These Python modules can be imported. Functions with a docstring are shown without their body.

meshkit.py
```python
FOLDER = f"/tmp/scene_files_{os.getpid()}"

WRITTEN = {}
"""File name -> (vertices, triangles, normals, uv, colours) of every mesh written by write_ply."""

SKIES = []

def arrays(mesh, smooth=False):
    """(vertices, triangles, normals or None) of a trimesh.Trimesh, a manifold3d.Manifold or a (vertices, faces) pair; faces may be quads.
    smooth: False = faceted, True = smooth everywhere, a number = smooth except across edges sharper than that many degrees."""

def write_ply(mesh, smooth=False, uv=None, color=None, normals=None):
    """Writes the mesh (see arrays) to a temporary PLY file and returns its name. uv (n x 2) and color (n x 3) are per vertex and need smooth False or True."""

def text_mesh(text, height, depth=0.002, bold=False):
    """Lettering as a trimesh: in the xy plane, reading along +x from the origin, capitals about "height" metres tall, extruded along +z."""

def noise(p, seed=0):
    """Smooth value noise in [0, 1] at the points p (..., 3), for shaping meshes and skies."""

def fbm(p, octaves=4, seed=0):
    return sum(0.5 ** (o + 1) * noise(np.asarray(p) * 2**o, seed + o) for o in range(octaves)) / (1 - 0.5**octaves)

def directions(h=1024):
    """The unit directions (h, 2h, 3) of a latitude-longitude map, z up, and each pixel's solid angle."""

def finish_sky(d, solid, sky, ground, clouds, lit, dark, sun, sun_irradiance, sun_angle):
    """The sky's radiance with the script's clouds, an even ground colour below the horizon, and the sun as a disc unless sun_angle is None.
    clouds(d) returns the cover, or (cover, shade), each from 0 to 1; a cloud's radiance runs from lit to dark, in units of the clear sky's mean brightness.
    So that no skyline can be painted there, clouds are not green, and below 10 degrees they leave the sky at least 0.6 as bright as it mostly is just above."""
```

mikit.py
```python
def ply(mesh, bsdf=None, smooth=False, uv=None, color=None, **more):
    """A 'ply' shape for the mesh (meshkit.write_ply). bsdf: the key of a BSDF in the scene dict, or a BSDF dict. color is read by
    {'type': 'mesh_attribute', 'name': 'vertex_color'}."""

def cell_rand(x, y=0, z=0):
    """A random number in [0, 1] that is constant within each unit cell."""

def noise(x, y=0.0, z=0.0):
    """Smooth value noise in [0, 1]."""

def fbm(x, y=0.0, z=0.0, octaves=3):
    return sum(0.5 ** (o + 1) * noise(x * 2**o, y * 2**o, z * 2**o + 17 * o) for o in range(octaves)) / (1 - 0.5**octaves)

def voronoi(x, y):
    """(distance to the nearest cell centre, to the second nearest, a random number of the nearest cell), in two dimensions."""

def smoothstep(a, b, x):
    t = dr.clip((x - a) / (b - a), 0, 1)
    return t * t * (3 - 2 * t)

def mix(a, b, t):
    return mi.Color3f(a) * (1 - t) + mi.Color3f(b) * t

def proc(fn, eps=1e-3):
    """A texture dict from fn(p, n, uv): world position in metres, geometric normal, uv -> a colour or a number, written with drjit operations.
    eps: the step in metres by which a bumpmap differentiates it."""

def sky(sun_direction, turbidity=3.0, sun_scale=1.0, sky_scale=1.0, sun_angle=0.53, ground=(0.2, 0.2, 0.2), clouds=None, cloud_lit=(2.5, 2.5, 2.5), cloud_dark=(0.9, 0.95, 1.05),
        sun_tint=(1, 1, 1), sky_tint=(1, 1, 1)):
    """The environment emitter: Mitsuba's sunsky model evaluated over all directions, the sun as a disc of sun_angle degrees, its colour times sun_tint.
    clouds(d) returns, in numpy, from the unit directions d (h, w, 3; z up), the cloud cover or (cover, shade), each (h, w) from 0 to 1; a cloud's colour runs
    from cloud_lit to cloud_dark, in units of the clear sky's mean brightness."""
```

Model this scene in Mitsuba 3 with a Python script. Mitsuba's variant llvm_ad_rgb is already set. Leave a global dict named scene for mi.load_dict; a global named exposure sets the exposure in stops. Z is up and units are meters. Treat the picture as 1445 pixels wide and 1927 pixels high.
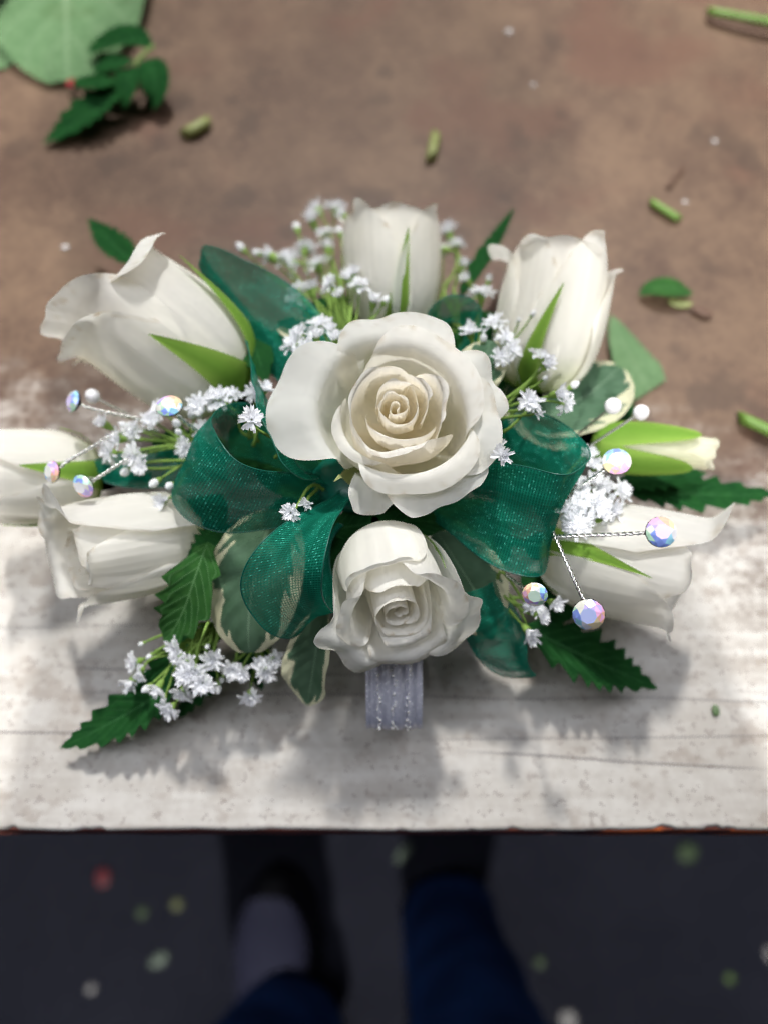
import math, random
import numpy as np, trimesh, mitsuba as mi, mikit, meshkit
import drjit as dr
from scipy.interpolate import CubicSpline, PchipInterpolator

random.seed(7)
T = mi.ScalarTransform4f
scene, labels = {}, {}

# ------------------------------------------------------------------ camera, light, exposure
H = 0.20                                   # height of the lens above the table top (z = 0)
TILT = math.radians(25.0)                  # away from straight down
FPX, CX, CY = 1449.0, 722.5, 963.5         # focal length and centre in pixels of the photograph
EYE = np.array([0.0, 0.0, H])
FWD = np.array([0.0, math.sin(TILT), -math.cos(TILT)])
UPV = np.array([0.0, math.cos(TILT), math.sin(TILT)])
RGT = np.array([1.0, 0.0, 0.0])
scene['camera'] = {'type': 'thinlens', 'fov': 2 * math.degrees(math.atan(722.5 / FPX)), 'fov_axis': 'x',
                   'aperture_radius': 0.0019, 'focus_distance': 0.152, 'near_clip': 0.005, 'far_clip': 30.0,
                   'to_world': T().look_at(origin=EYE.tolist(), target=(EYE + FWD).tolist(), up=UPV.tolist())}
exposure = 1.36


def lamp(key, centre, sx, sy, power, color, label, toward=(0, 0, -1)):
    c = np.array(centre, float)
    up = [0, 1, 0] if abs(toward[1]) < 0.9 else [1, 0, 0]
    L = [power * k for k in color]
    scene[key] = {'type': 'rectangle', 'to_world': T().look_at(origin=c.tolist(), target=(c + np.array(toward)).tolist(), up=up) @ T().scale([sx / 2, sy / 2, 1]),
                  'bsdf': {'type': 'diffuse', 'reflectance': {'type': 'rgb', 'value': [0.7, 0.7, 0.7]}},
                  'emitter': {'type': 'area', 'radiance': {'type': 'rgb', 'value': L}}}
    labels[key] = {'label': label, 'category': 'lamp'}


lamp('tube_lamp', (0.02, 1.02, 1.62), 0.07, 0.17, 360.0, (1.0, 0.98, 0.95), 'bright narrow work lamp hung beyond the table', toward=(0, -0.5, -0.86))
lamp('tube_lamp_001', (-0.03, -2.38, 3.0), 0.035, 0.30, 1700.0, (1.0, 0.99, 0.97), 'long narrow work lamp hung behind the person', toward=(0, 0.65, -0.76))
lamp('fill_panel', (-0.7, -0.1, 1.75), 1.2, 0.7, 2.2, (0.93, 0.96, 1.06), 'wide unseen fill panel added on the left of the two')  # both panels are unseen, added as soft fill for the ambient light
lamp('fill_panel_001', (0.9, 0.5, 1.75), 1.2, 0.7, 2.2, (0.93, 0.96, 1.06), 'wide unseen fill panel added on the right of the two')


# ------------------------------------------------------------------ helpers
def at(px, py, z):
    d = FWD + (px - CX) / FPX * RGT - (py - CY) / FPX * UPV
    return EYE + d * (H - z) / -d[2]


def pxs(p):
    """metres per photograph pixel at the distance of the point p"""
    return float((np.asarray(p) - EYE) @ FWD) / FPX


def unit(v):
    v = np.asarray(v, float)
    return v / (np.linalg.norm(v) + 1e-12)


def numbered(key):
    if not any(k == key or k.startswith(key + '__') for k in list(scene) + list(labels)):
        return key
    i = 1
    while any(k == f'{key}_{i:03d}' or k.startswith(f'{key}_{i:03d}__') for k in list(scene) + list(labels)):
        i += 1
    return f'{key}_{i:03d}'


def thing(name, label, cat, group=None, kind=None):
    key = numbered(name)
    labels[key] = {'label': label, 'category': cat}
    if group:
        labels[key]['group'] = group
    if kind:
        labels[key]['kind'] = kind
    return key


def put(parent, name, mesh, mat, smooth=True, uv=None, color=None, **more):
    key = numbered(f'{parent}__{name}') if parent else name
    scene[key] = mikit.ply(mesh, mat, smooth, uv=uv, color=color, **more)
    return key


def grid(P, closed=False):
    """(verts, faces, uv) of a nu x nv grid of points"""
    nu, nv = P.shape[:2]
    i, j = np.meshgrid(np.arange(nu - (not closed)), np.arange(nv - 1), indexing='ij')
    a = i * nv + j
    b = ((i + 1) % nu) * nv + j
    q = np.stack([a, b, b + 1, a + 1], -1).reshape(-1, 4)
    f = np.vstack([q[:, [0, 1, 2]], q[:, [0, 2, 3]]])
    u, v = np.meshgrid(np.linspace(0, 1, nu), np.linspace(0, 1, nv), indexing='ij')
    return P.reshape(-1, 3), f, np.stack([u.ravel(), v.ravel()], 1)


def tri(v, f):
    return trimesh.Trimesh(v, f, process=False)


def join(meshes):
    return trimesh.util.concatenate(meshes)


def tube(points, radii, sides=8, cap=True):
    p = np.asarray(points, float)
    r = np.broadcast_to(np.asarray(radii, float), (len(p),))
    t = np.gradient(p, axis=0)
    t /= np.linalg.norm(t, axis=1, keepdims=True) + 1e-12
    a = np.zeros_like(p)
    a0 = np.cross(t[0], [0.3, 0.5, 0.8])
    for k in range(len(p)):
        a0 = a0 - t[k] * (a0 @ t[k])
        a0 /= np.linalg.norm(a0) + 1e-12
        a[k] = a0
    b = np.cross(t, a)
    ang = np.arange(sides) * 2 * np.pi / sides
    P = p[None] + r[None, :, None] * (np.cos(ang)[:, None, None] * a[None] + np.sin(ang)[:, None, None] * b[None])
    v, f, _ = grid(P, closed=True)
    if cap:
        n, m = len(p), len(v)
        v = np.vstack([v, p[:1], p[-1:]])
        e = [[((k + 1) % sides) * n, k * n, m] for k in range(sides)] + [[k * n + n - 1, ((k + 1) % sides) * n + n - 1, m + 1] for k in range(sides)]
        f = np.vstack([f, e])
    return tri(v, f)


def curve(pts, n):
    pts = np.asarray(pts, float)
    if len(pts) == 2:
        return pts[0] + np.linspace(0, 1, n)[:, None] * (pts[1] - pts[0])
    d = np.concatenate([[0], np.cumsum(np.linalg.norm(np.diff(pts, axis=0), axis=1) + 1e-9)])
    return CubicSpline(d / d[-1], pts)(np.linspace(0, 1, n))


# ------------------------------------------------------------------ materials
def rgb(*c):
    return {'type': 'rgb', 'value': list(c)}


def mat(key, **kw):
    scene[key] = kw


VC = {'type': 'mesh_attribute', 'name': 'vertex_color'}


def petal_relief(p, n, uv):
    a = mikit.noise(uv.x * 900.0, uv.y * 55.0, 3.0) - 0.5           # fine veins running up the petal
    b = mikit.noise(uv.x * 260.0, uv.y * 110.0, 7.0) - 0.5          # soft creases
    return 0.00006 * a + 0.00022 * b


mat('petal_white', type='bumpmap', relief=mikit.proc(petal_relief, eps=1e-4), scale=1.0,
    nested={'type': 'principledthin', 'base_color': VC, 'roughness': 0.62, 'diff_trans': 1.05, 'spec_trans': 0.0, 'eta': 1.3, 'sheen': 0.2})
mat('sepal_green', type='principledthin', base_color=VC, roughness=0.42, diff_trans=0.5, spec_trans=0.0, eta=1.4)
mat('floret_white', type='principledthin', base_color=rgb(0.93, 0.935, 0.95), roughness=0.6, diff_trans=0.7, spec_trans=0.0, eta=1.35)
mat('floret_green', type='principledthin', base_color=rgb(0.27, 0.42, 0.10), roughness=0.5, diff_trans=0.5, spec_trans=0.0, eta=1.4)
mat('stem_green', type='principled', base_color=rgb(0.16, 0.30, 0.05), roughness=0.5, specular=0.4)


def leaf_dark(p, n, uv):
    s = dr.abs(uv.x * 2 - 1)
    vein = mikit.smoothstep(0.06, 0.0, s)
    side = mikit.smoothstep(0.80, 1.0, dr.sin((uv.y - 0.22 * s) * 62.0)) * 0.45
    m = mikit.fbm(p.x * 420, p.y * 420, p.z * 420)
    c = mikit.mix((0.008, 0.042, 0.014), (0.018, 0.085, 0.020), m)
    return mikit.mix(c, (0.04, 0.13, 0.045), dr.maximum(vein * 0.8, side))


def leaf_bright(p, n, uv):
    s = dr.abs(uv.x * 2 - 1)
    vein = mikit.smoothstep(0.05, 0.0, s)
    side = mikit.smoothstep(0.82, 1.0, dr.sin((uv.y - 0.25 * s) * 55.0)) * 0.5
    m = mikit.fbm(p.x * 500, p.y * 500, p.z * 500)
    c = mikit.mix((0.018, 0.078, 0.019), (0.050, 0.15, 0.036), m)
    return mikit.mix(c, (0.13, 0.27, 0.11), dr.maximum(vein * 0.8, side))


def leaf_variegated(p, n, uv):
    s = dr.abs(uv.x * 2 - 1)
    e = dr.maximum(s, dr.abs(uv.y * 2 - 0.9))
    a = mikit.fbm(p.x * 900, p.y * 900, p.z * 900)
    streak = mikit.noise((uv.y - 0.5 * s) * 16.0, s * 2.0 + 3.7 * dr.sign(uv.x - 0.5))
    cream = mikit.smoothstep(0.72, 0.78, s + 0.38 * (streak - 0.5) + 0.16 * (a - 0.5) + 0.25 * mikit.smoothstep(0.8, 1.0, uv.y))
    m = mikit.fbm(p.x * 300, p.y * 300, p.z * 300)
    g = mikit.mix((0.045, 0.10, 0.052), (0.115, 0.195, 0.125), m)
    g = mikit.mix(g, (0.20, 0.30, 0.20), mikit.smoothstep(0.05, 0.0, s) * 0.6)
    return mikit.mix(g, (0.60, 0.59, 0.40), cream)


def leaf_grey(p, n, uv):
    s = dr.abs(uv.x * 2 - 1)
    m = mikit.fbm(p.x * 350, p.y * 350, p.z * 350)
    g = mikit.mix((0.10, 0.19, 0.085), (0.165, 0.27, 0.135), m)
    side = mikit.smoothstep(0.90, 1.0, dr.sin((uv.y - 0.30 * s) * 48.0)) * 0.45
    g = mikit.mix(g, (0.085, 0.15, 0.06), mikit.smoothstep(0.55, 0.75, mikit.fbm(p.x * 90, p.y * 90, 3.0)) * 0.5)
    return mikit.mix(g, (0.22, 0.32, 0.18), dr.maximum(mikit.smoothstep(0.05, 0.0, s) * 0.8, side))


for k, fn, r, dt in (('leaf_dark', leaf_dark, 0.33, 0.35), ('leaf_bright', leaf_bright, 0.48, 0.6), ('leaf_variegated', leaf_variegated, 0.45, 0.45), ('leaf_grey', leaf_grey, 0.55, 0.4)):
    mat(k, type='principledthin', base_color=mikit.proc(fn), roughness=r, diff_trans=dt, spec_trans=0.0, eta=1.45)


def weave(uv):
    x, y = uv.x * 1500.0, uv.y * 1500.0            # uv in metres: threads two thirds of a millimetre apart
    a = 0.5 + 0.5 * dr.sin(x * 2 * math.pi)
    b = 0.5 + 0.5 * dr.sin(y * 2 * math.pi)
    return a, b


def ribbon_opacity(p, n, uv):
    a, b = weave(uv)
    patch = mikit.fbm(p.x * 160, p.y * 160, p.z * 160)
    return dr.clip(0.46 + 0.50 * dr.maximum(a, b) - 0.14 * patch, 0.32, 0.97)


def ribbon_color(p, n, uv):
    a, b = weave(uv)
    m = mikit.fbm(uv.x * 260, uv.y * 90, 2.0)
    streak = mikit.noise(uv.x * 1500, uv.y * 130, 5.0)
    c = mikit.mix((0.002, 0.066, 0.038), (0.006, 0.135, 0.082), m)
    c = mikit.mix(c, (0.016, 0.30, 0.195), dr.maximum(a * 0.6, b) * (0.30 + 1.1 * streak * m))  # weave highlights and sheen streaks painted into the base colour
    glint = mikit.smoothstep(0.86, 0.94, mikit.cell_rand(dr.floor(uv.x * 3000), dr.floor(uv.y * 3000), 3)) * mikit.smoothstep(0.40, 0.62, m) * b  # fibre sparkle painted as bright teal specks
    return mikit.mix(c, (0.10, 0.62, 0.47), glint)


mat('ribbon_organza', type='mask', opacity=mikit.proc(ribbon_opacity),
    nested={'type': 'principledthin', 'base_color': mikit.proc(ribbon_color), 'roughness': 0.38, 'diff_trans': 0.55, 'spec_trans': 0.0, 'eta': 1.5, 'sheen': 0.5, 'sheen_tint': 0.8})
mat('ribbon_hem', type='twosided', nested={'type': 'principled', 'base_color': rgb(0.003, 0.10, 0.068), 'roughness': 0.35, 'specular': 0.5})
mat('silver_wire', type='roughconductor', material='Ag', alpha=0.12)
mat('gem_foil', type='principled', base_color=VC, metallic=0.12, roughness=0.14, specular=1.0, clearcoat=1.0, clearcoat_gloss=0.97)
mat('pearl_coat', type='principled', base_color=rgb(0.80, 0.78, 0.78), roughness=0.22, specular=0.7, clearcoat=0.8, clearcoat_gloss=0.92)
mat('pin_steel', type='roughconductor', material='Ag', alpha=0.2)


def band_color(p, n, uv):
    row = dr.abs(mikit.noise(uv.x * 26, 1.0) - 0.5)
    spark = mikit.smoothstep(0.80, 0.9, mikit.cell_rand(dr.floor(uv.x * 40), dr.floor(uv.y * 900), 1))
    return mikit.mix(mikit.mix((0.40, 0.41, 0.50), (0.62, 0.63, 0.72), row * 2), (0.95, 0.95, 1.0), spark)


mat('band_elastic', type='twosided', nested={'type': 'principled', 'base_color': mikit.proc(band_color), 'roughness': 0.3, 'metallic': 0.35, 'specular': 0.6})


def table_color(p, n, uv):
    x, y = p.x, p.y
    big = mikit.fbm(x * 22 + 3, y * 22, 1.0)
    mid = mikit.fbm(x * 110, y * 110, 4.0)
    fine = mikit.fbm(x * 620, y * 620, 9.0, octaves=2)
    streak = mikit.fbm(x * 40, y * 420, 6.0)
    brown = mikit.mix((0.078, 0.046, 0.031), (0.149, 0.095, 0.060), mikit.smoothstep(0.25, 0.75, 0.45 * big + 0.28 * mid + 0.27 * fine))
    brown = mikit.mix(brown, (0.117, 0.058, 0.038), mikit.smoothstep(0.5, 0.75, mikit.fbm(x * 35, y * 35, 12.0)) * 0.6)
    brown = mikit.mix(brown, (0.055, 0.035, 0.025), mikit.smoothstep(0.66, 0.80, mikit.fbm(x * 60 + 7, y * 60, 15.0)) * 0.55)
    white = mikit.mix((0.388, 0.360, 0.320), (0.488, 0.468, 0.43), mikit.smoothstep(0.28, 0.72, 0.4 * mid + 0.4 * streak + 0.2 * fine))
    stain = mikit.smoothstep(0.56, 0.74, 0.5 * mikit.fbm(x * 75, y * 130, 21.0) + 0.5 * mikit.fbm(x * 260, y * 360, 23.0))
    white = mikit.mix(white, (0.24, 0.19, 0.15), stain * 0.45)
    speck = mikit.smoothstep(0.70, 0.80, mikit.fbm(x * 700, y * 900, 31.0, octaves=2))
    white = mikit.mix(white, (0.18, 0.14, 0.12), speck * 0.4)
    edge = 0.107 - 0.14 * x + 0.035 * (big - 0.5) + 0.030 * (mid - 0.5) + 0.02 * (streak - 0.5)
    t = mikit.smoothstep(0.030, -0.036, y - edge)
    t = dr.clip(t + (fine - 0.5) * 0.7 * t * (1 - t) * 4, 0, 1)
    c = mikit.mix(brown, white, t)
    # long thin scratches
    for (y0, k, w, ph, amt) in ((0.0458, -0.035, 0.00035, 1.0, 0.55), (0.0275, -0.050, 0.00032, 2.0, 0.65), (0.0410, -0.012, 0.00030, 3.0, 0.45), (0.0300, 0.010, 0.00028, 4.0, 0.45), (0.0615, 0.02, 0.0003, 5.0, 0.35)):
        d = dr.abs(y - (y0 + k * x + 0.0012 * (mikit.noise(x * 30, ph) - 0.5)))
        c = mikit.mix(c, (0.13, 0.11, 0.105), mikit.smoothstep(w * 1.6, w * 0.4, d) * amt * mikit.smoothstep(0.25, 0.5, mikit.noise(x * 18, ph + 9)))
    return c


mat('table_board', type='principled', base_color=mikit.proc(table_color), roughness=0.55, specular=0.3)


def edge_color(p, n, uv):
    m = mikit.fbm(p.x * 130, p.z * 300, 2.0)
    o = mikit.smoothstep(0.02, 0.07, p.x) * mikit.smoothstep(0.3, 0.55, mikit.noise(p.x * 160, 3.0))
    c = mikit.mix((0.06, 0.018, 0.014), (0.20, 0.065, 0.045), m)
    return mikit.mix(c, (0.62, 0.14, 0.035), o * 0.85)


mat('table_edge', type='principled', base_color=mikit.proc(edge_color), roughness=0.6, specular=0.3)


def floor_color(p, n, uv):
    m = mikit.fbm(p.x * 7, p.y * 7, 1.0)
    f = mikit.fbm(p.x * 60, p.y * 60, 2.0)
    return mikit.mix((0.010, 0.011, 0.018), (0.022, 0.023, 0.033), 0.6 * m + 0.4 * f)


mat('floor_concrete', type='principled', base_color=mikit.proc(floor_color), roughness=0.85, specular=0.1)

# ------------------------------------------------------------------ table and floor
FLOOR_Z = -0.80
rng = np.random.default_rng(3)
v, f, _ = grid(np.array([[[x, y, FLOOR_Z] for y in np.linspace(-1.6, 2.5, 9)] for x in np.linspace(-2.2, 2.2, 9)]))
scene['floor'] = mikit.ply(tri(v, f), 'floor_concrete', False)
labels['floor'] = {'label': 'dark grey concrete floor below the table', 'kind': 'structure'}

EDGE_Y = float(at(722, 1563, 0)[1])
table = thing('work_table', 'worn brown table top rubbed white along its chipped front edge', 'table')
xs = np.linspace(-0.42, 0.42, 1200)
chip = 0.0009 * meshkit.fbm(np.stack([xs * 55, xs * 0, xs * 0], 1), 4, 3) + 0.0012 * np.clip(meshkit.fbm(np.stack([xs * 190, xs * 0 + 4, xs * 0], 1), 3, 8) - 0.66, 0, 1) * 3
fy = EDGE_Y + chip - 0.0004
rows = [(fy, -0.0012), (fy + 0.0003, -0.0004), (fy + 0.0010, 0.0), (xs * 0 + 0.03, 0.0), (xs * 0 + 0.12, 0.0), (xs * 0 + 0.30, 0.0), (xs * 0 + 0.62, 0.0)]
P = np.stack([np.stack([xs, y, np.full_like(xs, z)], 1) for y, z in rows], 1)
v, f, _ = grid(P)
put(table, 'top', tri(v, f), 'table_board', 40)
ey = EDGE_Y - 0.0006 + 0.0006 * meshkit.fbm(np.stack([xs * 90, xs * 0 + 2, xs * 0], 1), 3, 5)
rows = [(xs * 0 + 0.62, -0.019), (ey + 0.0006, -0.019), (ey, -0.018), (ey, -0.0022), (ey + 0.0004, -0.0012), (fy + 0.0003, -0.00115)]
P = np.stack([np.stack([xs, y, np.full_like(xs, z)], 1) for y, z in rows], 1)
v, f, _ = grid(P)
put(table, 'edge', tri(v, f), 'table_edge', 40)
for sx in (-0.38, 0.38):
    put(table, 'leg', trimesh.creation.box(bounds=[[sx - 0.025, 0.50, FLOOR_Z], [sx + 0.025, 0.55, -0.0195]]), 'table_edge', False)

# ------------------------------------------------------------------ roses
CREAM, WHITE, LIME = np.array([0.86, 0.79, 0.60]), np.array([0.94, 0.925, 0.865]), np.array([0.74, 0.78, 0.52])


def profile(R, zc, rb, zb, W, rho, alpha, ext, cup=0.55, n=120):
    """(r, z) along a petal from its foot over the crest to the end of the rolled lip"""
    t = np.linspace(0, 1, n)[:, None]
    h = zc - zb
    p0, p1, p2, p3 = np.array([rb, zb]), np.array([W, zb + 0.02 * h]), np.array([W + (R - W) * 0.55, zb + cup * h]), np.array([R, zc])
    b = (1 - t) ** 3 * p0 + 3 * (1 - t) ** 2 * t * p1 + 3 * (1 - t) * t ** 2 * p2 + t ** 3 * p3
    d = p3 - p2
    th0 = math.atan2(d[1], d[0])                    # direction at the crest
    path = [b]
    if rho > 0 and alpha > 0:
        a = np.linspace(0, math.radians(alpha), 60)[1:]
        nrm = np.array([math.sin(th0), -math.cos(th0)])      # to the outside
        c = p3 + nrm * rho
        arc = c + rho * (-np.cos(a)[:, None] * nrm + np.sin(a)[:, None] * np.array([math.cos(th0), math.sin(th0)]))
        path.append(arc)
        if ext > 0:
            th = th0 - math.radians(alpha)
            path.append(arc[-1] + np.linspace(0, 1, 30)[1:, None] * ext * np.array([math.cos(th), math.sin(th)]))
    elif ext > 0:
        path.append(p3 + np.linspace(0, 1, 30)[1:, None] * ext * np.array([math.cos(th0), math.sin(th0)]))
    q = np.vstack(path)
    s = np.concatenate([[0], np.cumsum(np.linalg.norm(np.diff(q, axis=0), axis=1))])
    return q, s


def petal(phi, half, R, zc, rb=6, zb=-200, W=None, rho=6, alpha=70, ext=0, p=4.0, drop=0.35, spiral=0.0, ruffle=1.5, rvar=None, tip=0.0, cup=0.55, zslope=0.0, seed=0, nu=44, nv=40,
          inner=CREAM, outer=WHITE, foot=None, brown=0.55, fade=0.7, lift=4.0):
    """a petal in the rose's own frame (axis +z): (points, colours)"""
    rs = np.random.default_rng(seed)
    s = np.linspace(-1, 1, nu)
    v = np.linspace(0, 1, nv) ** 0.85
    Wv = R * 1.02 if W is None else W
    rm = np.ones(nu) if rvar is None else PchipInterpolator(*np.array(rvar, float).T)(s)
    rm = rm * (1 + spiral * s)
    P, C = np.zeros((nu, nv, 3)), np.zeros((nu, nv, 3))
    k1, k2, a1, a2 = rs.uniform(4, 7), rs.uniform(9, 14), rs.uniform(0, 6), rs.uniform(0, 6)
    for i in range(nu):
        al = alpha * (1 - 0.35 * abs(s[i]) ** 3)
        q, L = profile(R * rm[i], zc + zslope * s[i], rb, zb, Wv * rm[i], rho, al, ext * (0.6 + 0.4 * rm[i]) * (1 - 0.75 * abs(s[i]) ** 3), cup)
        top = 1 - drop * abs(s[i]) ** p + tip * math.exp(-(s[i] / 0.38) ** 2) - max(tip, 0)
        top += ruffle / L[-1] * (math.sin(k1 * s[i] + a1) * 0.6 + math.sin(k2 * s[i] + a2) * 0.5)
        at_ = np.clip(v * top, 0, 1) * L[-1]
        r, z = np.interp(at_, L, q[:, 0]), np.interp(at_, L, q[:, 1])
        z = z + ruffle * v ** 4 * (math.sin(k1 * s[i] * 1.3 + a2) * 0.8 + math.sin(k2 * s[i] * 0.8 + a1) * 0.5)
        r = r + ruffle * v ** 3 * math.sin(k1 * 0.8 * s[i] + a1 + 1)
        r = r + lift * abs(s[i]) ** 7 * np.sin(np.pi * np.clip(v, 0, 1)) ** 0.7
        f = math.radians(phi + half * s[i])
        P[i] = np.stack([r * math.cos(f), r * math.sin(f), z], 1)
        w = np.clip(v / fade, 0, 1)[:, None] ** 1.4
        c = (inner * (1 - w) + outer * w)
        if foot is not None:
            wf = np.clip(1 - v / 0.42, 0, 1)[:, None]
            c = c * (1 - wf) + foot * wf
        C[i] = c
    n = meshkit.fbm(P.reshape(-1, 3) * 0.06 + seed * 3.1, 3, seed).reshape(nu, nv)
    g = np.stack(np.broadcast_arrays(s[:, None] * half * 0.22, v[None] * 1.3, np.full((1, 1), seed * 7.7)), -1)
    ridge = meshkit.fbm(g, 3, seed + 2) - 0.5
    rad = np.sqrt((P[..., :2] ** 2).sum(-1)) + 1e-6
    P[..., :2] *= (1 + 3.2 * min(1.0, ruffle / 2) * ridge * np.sin(np.pi * v)[None] ** 0.5 / np.maximum(rad, 15))[..., None]
    C *= (1 + 0.14 * ridge)[..., None]
    P[..., 2] += (n - 0.5) * 2.2 * np.linspace(0, 1, nv)[None] * min(1.0, ruffle)
    if brown:
        b = np.clip((meshkit.fbm(P.reshape(-1, 3) * 0.09 + seed, 3, seed + 5).reshape(nu, nv) - 0.52) * 5, 0, 1) * np.clip((np.linspace(0, 1, nv) - 0.91) / 0.09, 0, 1)[None]
        C = C * (1 - brown * b[..., None]) + np.array([0.50, 0.36, 0.17]) * brown * b[..., None]
    return P, C


class Frame:
    def __init__(self, origin, axis, toward, scale):
        self.o, self.k = np.asarray(origin, float), scale
        self.z = unit(axis)
        t = np.asarray(toward, float)
        self.x = unit(t - self.z * (t @ self.z))
        self.y = np.cross(self.z, self.x)

    def __call__(self, P):
        P = np.asarray(P, float)
        return self.o + self.k * (P[..., :1] * self.x + P[..., 1:2] * self.y + P[..., 2:] * self.z)


def add_petals(key, fr, specs, **common):
    for i, sp in enumerate(specs):
        kw = dict(common)
        kw.update(sp)
        kw.setdefault('seed', i + 1)
        P, C = petal(**kw)
        v, f, uv = grid(fr(P))
        uv = uv * [2 * math.radians(kw['half']) * kw['R'] * fr.k, 1.4 * abs(kw['zc'] - kw['zb']) * fr.k] + [0.37 * i + len(scene) * 0.011, 0.0]
        put(key, 'petal', tri(v, f), 'petal_white', True, uv=uv, color=C.reshape(-1, 3))


def sepal(fr, phi, L, w0, W, zb, curl=0.0, sway=0.0, lift=3.0, c0=(0.10, 0.25, 0.025), c1=(0.30, 0.46, 0.09), nu=13, nv=36, follow=None, power=0.95):
    """a green sepal lying along the outside of a bud and ending in a fine tip"""
    t = np.linspace(0, 1, nv)
    q, s = follow
    at_ = t * L
    r = np.interp(at_, s, q[:, 0]) + lift + curl * t ** 3
    z = np.interp(at_, s, q[:, 1])
    w = w0 * np.clip(np.minimum(1.0, t / 0.12 + 0.5), 0, 1) * (1 - t) ** power + 0.6
    u = np.linspace(-1, 1, nu)
    P, C = np.zeros((nu, nv, 3)), np.zeros((nu, nv, 3))
    for i in range(nu):
        ang = math.radians(phi) + math.radians(sway) * t ** 1.5 + u[i] * w / np.maximum(r, 12)
        rr = r + 1.6 * (1 - abs(u[i])) + 2.5 * abs(u[i]) ** 2
        P[i] = np.stack([rr * np.cos(ang), rr * np.sin(ang), z], 1)
        k = (0.25 + 0.6 * abs(u[i]) ** 2 + 0.15 * t)[:, None]
        C[i] = np.array(c0) * (1 - k) + np.array(c1) * k
    v, f, uv = grid(fr(P))
    return tri(v, f), C.reshape(-1, 3)


def hip(fr, zb, r=24, length=60, stem=120):
    t = np.linspace(0, 1, 24)
    z = zb + 8 - t * (length + stem)
    e = length / (length + stem)
    rr = np.where(t < e, r * np.sqrt(np.clip(1 - (t / e - 0.35) ** 2 / 0.5, 0.02, 1)), 9.0)
    rr = np.maximum(rr, 9.0)
    a = np.linspace(0, 2 * np.pi, 16, endpoint=False)
    P = np.stack([np.stack([rr * math.cos(x), rr * math.sin(x), z], 1) for x in a])
    v, f, _ = grid(fr(P), closed=True)
    return tri(v, f)


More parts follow.
